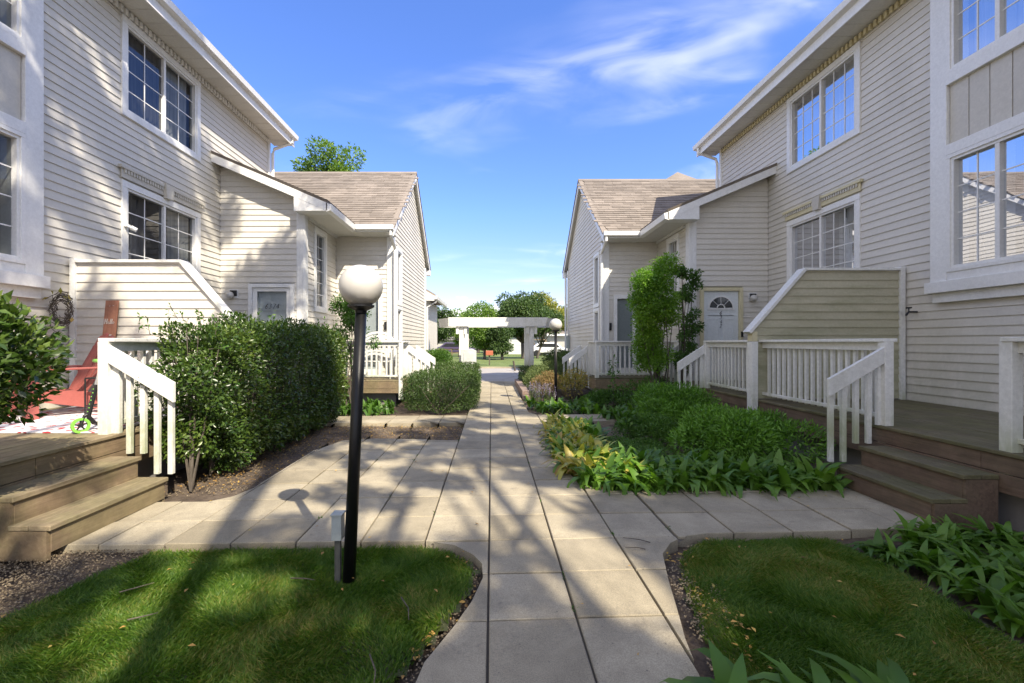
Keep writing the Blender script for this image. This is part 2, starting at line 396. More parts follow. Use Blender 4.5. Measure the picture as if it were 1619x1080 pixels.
class B:
    """collects polygons in world coordinates, builds ONE mesh object"""
    def __init__(s): s.v = []; s.f = []
    def poly(s, pts):
        i = len(s.v); s.v += [tuple(p) for p in pts]; s.f.append(tuple(range(i, i + len(pts)))); return s
    def hexa(s, p):          # 8 points: bottom 0-3, top 4-7
        i = len(s.v); s.v += [tuple(q) for q in p]
        for f in ((0, 3, 2, 1), (4, 5, 6, 7), (0, 1, 5, 4), (1, 2, 6, 5), (2, 3, 7, 6), (3, 0, 4, 7)):
            s.f.append(tuple(i + k for k in f))
        return s
    def box(s, x0, x1, y0, y1, z0, z1):
        x0, x1 = sorted((x0, x1)); y0, y1 = sorted((y0, y1)); z0, z1 = sorted((z0, z1))
        return s.hexa([(x0, y0, z0), (x1, y0, z0), (x1, y1, z0), (x0, y1, z0), (x0, y0, z1), (x1, y0, z1), (x1, y1, z1), (x0, y1, z1)])
    def fbox(s, fr, u0, u1, n0, n1, z0, z1):
        a = fr(u0, n0, z0); b = fr(u1, n1, z1)
        return s.box(a[0], b[0], a[1], b[1], a[2], b[2])
    def prism(s, pts, d):    # polygon pts extruded by vector d
        i = len(s.v); n = len(pts); d = Vector(d)
        s.v += [tuple(p) for p in pts] + [tuple(Vector(p) + d) for p in pts]
        s.f.append(tuple(range(i, i + n))); s.f.append(tuple(range(i + 2 * n - 1, i + n - 1, -1)))
        for k in range(n):
            j = (k + 1) % n
            s.f.append((i + k, i + j, i + n + j, i + n + k))
        return s
    def tube(s, pts, r, n=8, cap=True):
        pts = [Vector(p) for p in pts]
        rs = r if isinstance(r, (list, tuple)) else [r] * len(pts)
        base = len(s.v); ref = Vector((0.31, 0.17, 0.93))
        for k, p in enumerate(pts):
            d = (pts[min(k + 1, len(pts) - 1)] - pts[max(k - 1, 0)]).normalized()
            a = d.cross(ref)
            if a.length < 0.05: a = d.cross(Vector((1, 0, 0)))
            a.normalize(); b = d.cross(a)
            for q in range(n):
                an = 2 * math.pi * q / n
                s.v.append(tuple(p + rs[k] * (math.cos(an) * a + math.sin(an) * b)))
        for k in range(len(pts) - 1):
            for q in range(n):
                i0 = base + k * n + q; i1 = base + k * n + (q + 1) % n
                s.f.append((i0, i1, i1 + n, i0 + n))
        if cap:
            s.f.append(tuple(range(base + n - 1, base - 1, -1)))
            e = base + (len(pts) - 1) * n
            s.f.append(tuple(range(e, e + n)))
        return s
    def lathe(s, c, prof, n=24):
        base = len(s.v); c = Vector(c)
        for (r, z) in prof:
            for q in range(n):
                an = 2 * math.pi * q / n
                s.v.append((c.x + r * math.cos(an), c.y + r * math.sin(an), c.z + z))
        for k in range(len(prof) - 1):
            for q in range(n):
                i0 = base + k * n + q; i1 = base + k * n + (q + 1) % n
                s.f.append((i0, i1, i1 + n, i0 + n))
        return s
    def build(s, name, mat, parent=None, smooth=False, origin=None, kind=None, label=None, bevel=0, fix=True):
        v = np.array(s.v, dtype=float)
        if origin is None: origin = (v.min(0) + v.max(0)) / 2
        v = v - np.array(origin)
        me = bpy.data.meshes.new(name)
        me.from_pydata(v.tolist(), [], s.f)
        if fix and len(s.f) < 6000:
            bm = bmesh.new(); bm.from_mesh(me)
            bmesh.ops.recalc_face_normals(bm, faces=bm.faces); bm.to_mesh(me); bm.free()
        if smooth: me.polygons.foreach_set('use_smooth', [True] * len(me.polygons))
        me.materials.append(mat)
        o = bpy.data.objects.new(name, me)
        link(o, parent, origin)
        if bevel:
            md = o.modifiers.new('bevel', 'BEVEL'); md.width = bevel; md.segments = 2; md.limit_method = 'ANGLE'
        if kind: o['kind'] = kind
        if label: o['label'] = label
        return o

def npmesh(name, V, F, mats, parent=None, kind=None, origin=(0, 0, 0), smooth=False):
    """fast mesh: V (n,3), F (m,k) all faces with k corners"""
    V = np.asarray(V, dtype=np.float32) - np.array(origin, dtype=np.float32); F = np.asarray(F, dtype=np.int32)
    me = bpy.data.meshes.new(name)
    me.vertices.add(len(V)); me.vertices.foreach_set('co', V.ravel())
    m, k = F.shape
    me.loops.add(m * k); me.loops.foreach_set('vertex_index', F.ravel())
    me.polygons.add(m)
    me.polygons.foreach_set('loop_start', np.arange(0, m * k, k, dtype=np.int32))
    me.polygons.foreach_set('loop_total', np.full(m, k, dtype=np.int32))
    if smooth: me.polygons.foreach_set('use_smooth', np.ones(m, dtype=bool))
    me.update(calc_edges=True); me.validate()
    me.materials.append(mats)
    o = bpy.data.objects.new(name, me)
    link(o, parent, origin)
    if kind: o['kind'] = kind
    return o

# ------------------------------------------------------------ foliage helpers
def unit(a):
    return a / np.maximum(np.linalg.norm(a, axis=1, keepdims=True), 1e-6)
def leaf_batch(P, D, L, ratio=0.45, fold=0.25, N=None):
    n = len(P); D = unit(D)
    if N is None: N = RS.normal(size=(n, 3))
    S = unit(np.cross(D, N)); U = np.cross(S, D)
    L = np.asarray(L).reshape(-1, 1)
    base = P; tip = P + D * L
    mid = P + D * L * 0.45 + U * L * fold * 0.0
    le = mid + S * L * ratio * 0.5 + U * L * fold * 0.4
    ri = mid - S * L * ratio * 0.5 + U * L * fold * 0.4
    V = np.stack([base, le, tip, ri], 1).reshape(-1, 3)
    i = np.arange(n)[:, None] * 4
    F = np.concatenate([i + [0, 2, 1], i + [0, 3, 2]], 1).reshape(-1, 3)
    return V, F
def merge(parts):
    Vs, Fs, k = [], [], 0
    for V, F in parts:
        Vs.append(V); Fs.append(F + k); k += len(V)
    return np.concatenate(Vs), np.concatenate(Fs)

def sph(n):
    return unit(RS.normal(size=(n, 3)))

def blob_leaves(centers, radii, n, L, ratio=0.45, shell=0.55, outward=0.9, squash=0.85, fold=0.25):
    """leaves scattered through the outer shell of many blobs"""
    centers = np.asarray(centers, float); radii = np.asarray(radii, float)
    k = RS.choice(len(centers), n, p=radii ** 2 / (radii ** 2).sum())
    d = sph(n)
    r = radii[k] * (shell + (1 - shell) * RS.rand(n) ** 0.6) * (1 + 0.12 * RS.normal(size=n))
    P = centers[k] + d * r[:, None] * np.array([1, 1, squash])
    D = d * outward + RS.normal(size=(n, 3)) * 0.6 + np.array([0, 0, -0.15])
    N = d + RS.normal(size=(n, 3)) * 0.5 + np.array([0, 0, 0.6])
    return leaf_batch(P, D, L * (0.6 + 0.7 * RS.rand(n)), ratio, fold, N)

def make_tree(name, loc, height, crown_c, crown_r, mat, label, group=None, cat='tree', nblob=26, nleaf=9000, L=0.2, trunk_r=0.2, blob=0.34, seed=1, squash=0.85, limbs=7, shell=0.5, fork=0.35):
    st = RS.get_state(); RS.seed(seed)
    t = thing(name, label, cat, loc, group)
    loc = np.array(loc, float); cc = np.array(crown_c, float); cr = np.array(crown_r, float)
    d = sph(nblob) * (RS.rand(nblob)[:, None] ** 0.33) * 0.78
    cs = cc + d * cr
    rs = blob * cr.mean() * (0.65 + 0.6 * RS.rand(nblob))
    V, F = blob_leaves(cs, rs, nleaf, L, squash=squash, shell=shell)
    npmesh('crown', V, F, mat, t, origin=tuple(cc))
    b = B()
    fz = loc[2] + (cc[2] - loc[2]) * fork
    top = np.array([loc[0] * .6 + cc[0] * .4, loc[1] * .6 + cc[1] * .4, fz])
    b.tube([loc - [0, 0, .1], loc * [1, 1, 0] + [0, 0, loc[2] + .15], top], [trunk_r * 1.35, trunk_r, trunk_r * .75], 10)
    for i in range(limbs):
        e = cs[i % nblob]; mdp = (top + e) / 2 + RS.normal(size=3) * 0.12 * cr.mean()
        b.tube([top, mdp, e], [trunk_r * .5, trunk_r * .3, trunk_r * .1], 6)
    b.build('trunk', M['bark'], t, smooth=True)
    RS.set_state(st)
    return t

# ------------------------------------------------------------ ground, paths, beds
def clip_poly(poly, x0, x1, y0, y1):
    def cl(p, inside, inter):
        out = []
        for i in range(len(p)):
            a, b = p[i - 1], p[i]
            ia, ib = inside(a), inside(b)
            if ib:
                if not ia: out.append(inter(a, b))
                out.append(b)
            elif ia: out.append(inter(a, b))
        return out
    def ix(x): return lambda a, b: (x, a[1] + (b[1] - a[1]) * (x - a[0]) / (b[0] - a[0]))
    def iy(y): return lambda a, b: (a[0] + (b[0] - a[0]) * (y - a[1]) / (b[1] - a[1]), y)
    for ins, itr in ((lambda p: p[0] >= x0, ix(x0)), (lambda p: p[0] <= x1, ix(x1)), (lambda p: p[1] >= y0, iy(y0)), (lambda p: p[1] <= y1, iy(y1))):
        if not poly: return []
        poly = cl(poly, ins, itr)
    return poly
def area(p):
    return 0.5 * abs(sum(p[i - 1][0] * p[i][1] - p[i][0] * p[i - 1][1] for i in range(len(p))))
def in_poly(x, y, poly):
    x = np.asarray(x); y = np.asarray(y); c = np.zeros(x.shape, bool)
    for i in range(len(poly)):
        (x1, y1), (x2, y2) = poly[i - 1], poly[i]
        c ^= ((y1 > y) != (y2 > y)) & (x < (x2 - x1) * (y - y1) / ((y2 - y1) or 1e-9) + x1)
    return c
def sheet(name, pts, z, mat, kind='structure', thick=None):
    b = B()
    if thick: b.prism([(x, y, z - thick) for x, y in pts], (0, 0, thick))
    else: b.poly([(x, y, z) for x, y in pts])
    return b.build(name, mat, kind=kind)

gb = B(); gb.poly([(-400, -60, -0.13), (400, -60, -0.13), (400, 700, -0.13), (-400, 700, -0.13)])
gb.build('ground', M['soil'], kind='structure')
# bumpy soil near the beds
def soil_sheet(name, x0, x1, y0, y1, z, amp, step):
    xs = np.arange(x0, x1 + step, step); ys = np.arange(y0, y1 + step, step)
    X, Y = np.meshgrid(xs, ys)
    Z = z + amp * (np.sin(X * 2.1 + 1) * np.cos(Y * 1.7) * .5 + np.sin(X * 5.3 + Y * 3.1) * .25 + RS.rand(*X.shape) * .25)
    V = np.stack([X, Y, Z], -1).reshape(-1, 3); w = len(xs)
    i = (np.arange(len(ys) - 1)[:, None] * w + np.arange(w - 1)[None]).ravel()[:, None]
    return npmesh(name, V, i + [0, 1, w + 1, w], M['soil'], None, 'structure', smooth=True)
soil_sheet('planting_soil', -7, 7.2, 0.4, 16.2, -0.075, 0.03, 0.12)

SP = 0.459
X0 = -0.476
SHR = 0.046      # the slab grid runs slightly askew to the houses
Y0 = 2.27
# outline of the concrete court: main path, left court, right spur
court = [(-0.36, 1.60), (-0.30, 1.98), (-0.19, 2.23), (-0.11, 2.44), (-0.05, 2.70), (-0.06, 2.86), (-0.12, 2.98), (-0.26, 3.13), (-0.46, 3.20), (-3.30, 3.26),
         (-3.30, 4.09), (-2.55, 4.09), (-2.40, 4.22), (-2.33, 4.45), (-2.34, 5.0), (-2.34, 6.0), (-2.17, 6.52), (-1.76, 6.66), (-0.476, 6.46), (-0.476, 7.92), (-3.2, 7.98), (-3.2, 8.72), (-0.476, 8.72), (-0.476, 16.3),
         (0.86, 16.3), (0.76, 11.5), (0.76, 9.0), (0.9, 8.72), (2.3, 8.72), (2.3, 8.0), (0.93, 7.9), (0.83, 6.26), (0.80, 5.26), (0.88, 4.5), (1.10, 4.2), (3.5, 4.2), (3.5, 3.24), (1.62, 3.24),
         (1.44, 3.20), (1.27, 3.08), (1.15, 2.92), (1.06, 2.60), (1.0, 2.35), (0.93, 2.08), (0.85, 1.60)]
# a sunken dirt base shows in the joints
base_b = bmesh.new()
vs = [base_b.verts.new((x, y + SHR * x, -0.022)) for x, y in court]
f = base_b.faces.new(vs); bmesh.ops.triangulate(base_b, faces=[f])
me = bpy.data.meshes.new('pavement'); base_b.to_mesh(me); base_b.free(); me.materials.append(M['joint'])
pavement = bpy.data.objects.new('pavement', me); link(pavement); pavement['kind'] = 'structure'
def slab_obj(poly, z):
    cxm = sum(p[0] for p in poly) / len(poly); cym = sum(p[1] for p in poly) / len(poly)
    tx, ty = random.uniform(-.010, .010), random.uniform(-.010, .010)
    e = 0.005
    def zz(p): return z + (p[0] - cxm) * tx + (p[1] - cym) * ty
    # bevelled lip: inner top ring slightly in and up
    poly = [(a, c + SHR * a) for a, c in poly]; cym += SHR * cxm
    b = B(); n = len(poly)
    inner = [(p[0] + (cxm - p[0]) * .022, p[1] + (cym - p[1]) * .022) for p in poly]
    i = 0
    b.v += [(p[0], p[1], -0.12) for p in poly] + [(p[0], p[1], zz(p) - e) for p in poly] + [(p[0], p[1], zz(p)) for p in inner]
    for k in range(n):
        j = (k + 1) % n
        b.f.append((k, j, n + j, n + k)); b.f.append((n + k, n + j, 2 * n + j, 2 * n + k))
    b.f.append(tuple(range(2 * n, 3 * n)))
    b.build('slab', M['slab'], pavement)
g = 0.006
for iy in range(-2, 32):
    for ix in range(-7, 10):
        x0 = X0 + ix * SP; x1 = x0 + SP; y0 = Y0 + iy * SP; y1 = y0 + SP
        gl = 0.013 if abs(x0 - (X0 + 4 * SP)) < .01 else g
        gr = 0.013 if abs(x1 - (X0 + 4 * SP)) < .01 else g
        p = clip_poly(court, x0 + gl, x1 - gr, y0 + g * .75, y1 - g * .75)
        if len(p) >= 3 and area(p) > 0.0015:
            q = [p[0]]
            for a in p[1:]:
                if math.hypot(a[0] - q[-1][0], a[1] - q[-1][1]) > .004: q.append(a)
            slab_obj(q, random.uniform(-.005, .004))

road = sheet('road', [(-60, 16.32), (60, 16.32), (60, 24.8), (-60, 24.8)], -0.012, M['road'], thick=0.15)
curb = B(); curb.box(-60, 60, 24.8, 24.95, -0.12, 0.07); curb.build('kerb', M['slab'], kind='structure')
sheet('far_lawn', [(-300, 24.95), (300, 24.95), (300, 600), (-300, 600)], -0.01, M['far_grass'])

# lawns in front
lawnL = [(-2.36, 3.20), (-0.48, 3.17), (-0.28, 3.09), (-0.15, 2.95), (-0.09, 2.82), (-0.12, 2.6), (-0.20, 2.35), (-0.30, 2.14), (-0.40, 1.92), (-0.48, 1.5), (-0.48, 1.2), (-2.6, 1.2), (-2.62, 2.3), (-2.50, 2.75)]
lawnR = [(1.55, 3.18), (2.50, 3.18), (2.58, 2.7), (2.55, 2.2), (2.5, 1.2), (0.95, 1.2), (0.97, 1.7), (1.04, 2.1), (1.10, 2.4), (1.18, 2.7), (1.30, 2.98)]
lawnL = [(a, c + SHR * a) for a, c in lawnL]; lawnR = [(a, c + SHR * a) for a, c in lawnR]
def lawn(name, poly, n, label_seed, cen):
    st = RS.get_state(); RS.seed(label_seed)
    xs = [p[0] for p in poly]; ys = [p[1] for p in poly]
    # mound
    def hgt(x, y):
        return -0.035 + 0.012 * np.sin(x * 3 + 1) * np.cos(y * 2.6)
    X, Y = np.meshgrid(np.arange(min(xs), max(xs) + .05, .05), np.arange(min(ys), max(ys) + .05, .05))
    w = X.shape[1]
    V = np.stack([X, Y, hgt(X, Y)], -1).reshape(-1, 3)
    i = (np.arange(X.shape[0] - 1)[:, None] * w + np.arange(w - 1)[None]).ravel()[:, None]
    F = i + [0, 1, w + 1, w]
    cxy = V[F].mean(1); keep = in_poly(cxy[:, 0], cxy[:, 1], poly)
    npmesh('lawn', V, F[keep], M['lawn_soil'], None, 'structure', smooth=True)
    x = RS.uniform(min(xs), max(xs), n * 2); y = RS.uniform(min(ys), max(ys), n * 2)
    # patchy density: bald spots
    pat = np.sin(x * 4.1 + 2 * np.sin(y * 3.3)) * np.cos(y * 4.7 + np.sin(x * 5.1)) + 0.5 * np.sin(x * 11 + y * 7)
    # thin out near the edge
    ex = np.full(x.shape, 9.0)
    for k in range(len(poly)):
        a = np.array(poly[k - 1]); bb = np.array(poly[k]); ab = bb - a
        tt = np.clip(((x - a[0]) * ab[0] + (y - a[1]) * ab[1]) / (ab @ ab), 0, 1)
        ex = np.minimum(ex, np.hypot(x - a[0] - tt * ab[0], y - a[1] - tt * ab[1]))
    prob = np.clip(0.85 - 0.3 * (pat > .75) * 1.0, 0, 1) * np.clip(ex / 0.09, 0.12, 1)
    ok = in_poly(x, y, poly) & (RS.rand(len(x)) < prob)
    x, y = x[ok], y[ok]; m = len(x)
    P = np.stack([x, y, hgt(x, y)], 1)
    lng = (0.020 + 0.024 * RS.rand(m)) * (1 + 0.22 * np.sin(x * 6 + y * 4)) 
    # tufts: common lean by position
    ang = 3 * np.sin(x * 5.7) + 3 * np.cos(y * 6.1) + RS.normal(size=m) * 1.0
    lean = 0.35 + 0.45 * RS.rand(m)
    d1 = np.stack([np.cos(ang) * lean, np.sin(ang) * lean, np.ones(m)], 1); d1 = unit(d1)
    d2 = unit(d1 + np.stack([np.cos(ang), np.sin(ang), -0.2 * np.ones(m)], 1) * 0.6)
    side = unit(np.cross(d1, RS.normal(size=(m, 3)))) * (0.0016 + 0.0012 * RS.rand(m))[:, None]
    mid = P + d1 * lng[:, None] * 0.55; tip = mid + d2 * lng[:, None] * 0.55
    V = np.stack([P - side, P + side, mid + side * .8, mid - side * .8, tip], 1).reshape(-1, 3)
    i = np.arange(m)[:, None] * 5
    F = np.concatenate([i + [0, 1, 2], i + [0, 2, 3], i + [3, 2, 4]], 1).reshape(-1, 3)
    o = npmesh(name, V, F, M['grass'], None, 'stuff')
    RS.set_state(st)
    return o
tag(lawn('grass', lawnL, 125000, 3, None), 'dappled green grass around the base of the near lamp post', 'grass')
tag(lawn('grass', lawnR, 100000, 4, None), 'shaded green grass to the right of the path', 'grass')

# low edging wall along the far bed
wl = thing('edging_wall', 'low brick edging wall beside the far end of the path', 'edging', (0.87, 13.0, 0))
for k in range(9):
    for c in range(2):
        y0 = 11.3 + k * .42 + (c % 2) * .2
        b = B().box(0.80, 0.98, y0, y0 + .41, c * .11 - .04, c * .11 + .065)
        b.build('stone', mat_plain('edging_stone', (0.30, 0.22, 0.18), 0.9, var=.4, scale=10) if (k == 0 and c == 0) else bpy.data.materials['edging_stone'], wl, bevel=.008)

# ------------------------------------------------------------ buildings
CXL = 0.25
def fr_side(T, dx):      # wall facing the path, u = y
    return lambda u, n, z: T(dx - n, u, z)
def fr_front(T, y):      # wall facing the camera, u = dx
    return lambda u, n, z: T(u, y - n, z)
EXPO = 0.118
def intervals(a0, a1, cuts):
    out = [(a0, a1)]
    for c0, c1 in cuts:
        nx = []
        for p, q in out:
            if c1 <= p or c0 >= q: nx.append((p, q)); continue
            if c0 > p: nx.append((p, c0))
            if c1 < q: nx.append((c1, q))
        out = nx
    return [o for o in out if o[1] - o[0] > .012]
def siding(parent, fr, u0, u1, z0, z1, openings=(), mat='siding', ufun=None, join=False, name='siding_board'):
    z = z0; jb = B()
    while z < z1 - .01:
        za, zb = z, min(z + EXPO, z1)
        us = sorted(set([u0, u1] + [u for o in openings for u in o[:2] if u0 < u < u1]))
        cells = []
        for a, b_ in zip(us[:-1], us[1:]):
            cuts = [(o[2], o[3]) for o in openings if o[0] < (a + b_) / 2 < o[1]]
            cells.append([a, b_, tuple(intervals(za, zb, cuts))])
        merged = []
        for c in cells:
            if merged and merged[-1][2] == c[2]: merged[-1][1] = c[1]
            else: merged.append(c)
        split = []
        for a, b_, zs in merged:
            if b_ - a > 3.2 and not ufun and random.random() < .7:
                c_ = a + (b_ - a) * random.uniform(.25, .75); split += [(a, c_ - .0015, zs), (c_ + .0015, b_, zs)]
            else: split.append((a, b_, zs))
        for a, b_, zs in split:
            for p, q in zs:
                def off(zz): return 0.018 - 0.015 * (zz - z) / EXPO
                al, bl, au, bu = a, b_, a, b_
                if ufun:
                    l0, r0 = ufun(p); l1, r1 = ufun(q)
                    al, bl, au, bu = max(a, l0), min(b_, r0), max(a, l1), min(b_, r1)
                    if bl - al < .02: continue
                    if bu <= au: au = bu = (au + bu) / 2
                bb = jb if join else B()
                bb.hexa([fr(al, -.004, p), fr(bl, -.004, p), fr(bl, off(p), p), fr(al, off(p), p),
                         fr(au, -.004, q), fr(bu, -.004, q), fr(bu, off(q), q), fr(au, off(q), q)])
                if not join: bb.build(name, M[mat], parent)
        z += EXPO
    if join and jb.v: jb.build(name + 's', M[mat], parent, kind='stuff')
def backing(parent, fr, u0, u1, z0, z1, openings=()):
    b = B()
    us = sorted(set([u0, u1] + [u for o in openings for u in o[:2] if u0 < u < u1]))
    for a, c in zip(us[:-1], us[1:]):
        for p, q in intervals(z0, z1, [(o[2], o[3]) for o in openings if o[0] < (a + c) / 2 < o[1]]):
            b.fbox(fr, a, c, -.12, -.005, p, q)
    b.build('wall', M['backing'], parent)

def window(parent, fr, u0, u1, z0, z1, cols=2, rows=4, sashes=2, trim=.1, screen=None, proud=.0, tr_bottom=None, curt=1.0, header=False, name='window', sash_rows=None):
    """u0..u1, z0..z1 is the outside of the trim"""
    w = B(); tb = tr_bottom or trim
    w.fbox(fr, u0, u0 + trim, -.02, .035 + proud, z0 + tb, z1 - trim); w.fbox(fr, u1 - trim, u1, -.02, .035 + proud, z0 + tb, z1 - trim)
    w.fbox(fr, u0, u1, -.02, .038 + proud, z1 - trim, z1); w.fbox(fr, u0, u1, -.02, .038 + proud, z0, z0 + tb)
    win = w.build(name, M['white'], parent, bevel=.003)
    a, c, p, q = u0 + trim, u1 - trim, z0 + tb, z1 - trim
    fw = .035
    f = B()
    f.fbox(fr, a, a + fw, -.08, .018 + proud, p, q); f.fbox(fr, c - fw, c, -.08, .018 + proud, p, q)
    f.fbox(fr, a + fw, c - fw, -.08, .018 + proud, p, p + fw); f.fbox(fr, a + fw, c - fw, -.08, .018 + proud, q - fw, q)
    a += fw; c -= fw; p += fw; q -= fw
    sw = (c - a) / sashes
    for k in range(1, sashes):
        f.fbox(fr, a + k * sw - .025, a + k * sw + .025, -.08, .012 + proud, p, q)
    f.build('frame', M['white'], win)
    mt = B()
    for k in range(sashes):
        sa = a + k * sw + (.025 if k else 0); sc = a + (k + 1) * sw - (.025 if k < sashes - 1 else 0)
        nn = -.03 - .012 * (k % 2) + proud
        cwid = (sc - sa) / cols; rh = (q - p) / rows
        gm = M['glass_screen'] if screen == k else M['glass']
        for i in range(1, cols): mt.fbox(fr, sa + i * cwid - .008, sa + i * cwid + .008, nn - .006, nn + .006, p, q)
        for j in range(1, rows): mt.fbox(fr, sa, sc, nn - .005, nn + .005, p + j * rh - .008, p + j * rh + .008)
        for i in range(cols):
            for j in range(rows):
                g_ = B(); e = .0075
                g_.poly([fr(sa + i * cwid + e, nn, p + j * rh + e), fr(sa + (i + 1) * cwid - e, nn, p + j * rh + e), fr(sa + (i + 1) * cwid - e, nn, p + (j + 1) * rh - e), fr(sa + i * cwid + e, nn, p + (j + 1) * rh - e)])
                g_.build('pane', gm, win, fix=False)
    if cols > 1 or rows > 1: mt.build('muntins', M['white'], win)
    # pleated curtains hanging a little behind the glass
    cb = B(); wid = (c - a)
    for lo, hi in (((a, a + wid * .40 * curt), (c - wid * .40 * curt, c)) if curt < 1.15 else ((a, c),)):
        n = max(6, int((hi - lo) / .045)); prev = None
        for i in range(n + 1):
            uu = lo + (hi - lo) * i / n; nn = -.14 + (.018 if i % 2 else -.018) + random.uniform(-.004, .004)
            if prev: cb.poly([fr(prev[0], prev[1], p - .05), fr(uu, nn, p - .05), fr(uu, nn, q + .05), fr(prev[0], prev[1], q + .05)])
            prev = (uu, nn)
    cb.build('curtain', M['curtain'], win, fix=False)
    return win

def shingle_field(parent, P0, U, V, usteps, vsteps, inside, tw=.305, th=.14, nobj=0, keyfun=None):
    """tabs on a plane: P0 + u*U + v*V (U along the course, V up the slope)"""
    U = Vector(U).normalized(); V = Vector(V).normalized(); N = U.cross(V)
    if N.z < 0: N = -N
    P0 = Vector(P0); tabs = []
    for j in range(vsteps):
        o = random.uniform(0, tw)
        for i in range(-1, usteps + 1):
            u0 = i * tw + o * .5 + (tw / 2 if j % 2 else 0); v0 = j * th
            c = P0 + U * (u0 + tw / 2) + V * (v0 + th / 2)
            if inside(c): tabs.append((u0, v0, c))
    tabs.sort(key=lambda x: (x[2] - Vector((0, 0, 1.42))).length)
    def tab_pts(u0, v0):
        e = .0025; h0 = .013 + random.uniform(0, .006); h1 = .002
        a = P0 + U * (u0 + e) + V * v0; b_ = P0 + U * (u0 + tw - e) + V * v0; c_ = b_ + V * (th + .01); d_ = a + V * (th + .01)
        return [a, b_, c_, d_, a + N * h0, b_ + N * h0, c_ + N * h1, d_ + N * h1]
    for u0, v0, c in tabs[:nobj]:
        B().hexa(tab_pts(u0, v0)).build('shingle', M['shingle'], parent)
    jb = B()
    for u0, v0, c in tabs[nobj:]: jb.hexa(tab_pts(u0, v0))
    if jb.v: jb.build('shingles', M['shingle'], parent, kind='stuff')

def downspout(parent, pts, name='downspout'):
    b = B().tube(pts, .04, 8); return b.build(name, M['white'], parent)

def digits(text, place, h, mat, parent, slant=.15, name='house_numerals'):
    """plain stroke numerals; place(x, z) -> world"""
    S = {'6': [[(.75, 1), (.3, .7), (.05, .3), (.3, 0), (.7, .05), (.8, .35), (.45, .52), (.1, .35)]],
         '3': [[(.1, .9), (.45, 1), (.75, .8), (.4, .55), (.8, .3), (.5, 0), (.05, .1)]],
         '4': [[(.65, 0), (.65, 1), (.05, .3), (.9, .3)]],
         '2': [[(.1, .78), (.4, 1), (.75, .78), (.6, .45), (.05, 0), (.85, .02)]],
         '7': [[(.1, .98), (.85, 1), (.35, 0)]]}
    b = B()
    for k, ch in enumerate(text):
        for st_ in S[ch]:
            pts = [place(k, (x * .6 + y * slant) * h, y * h) for x, y in st_]
            b.tube(pts, h * .065, 5)
    return b.build(name, mat, parent)

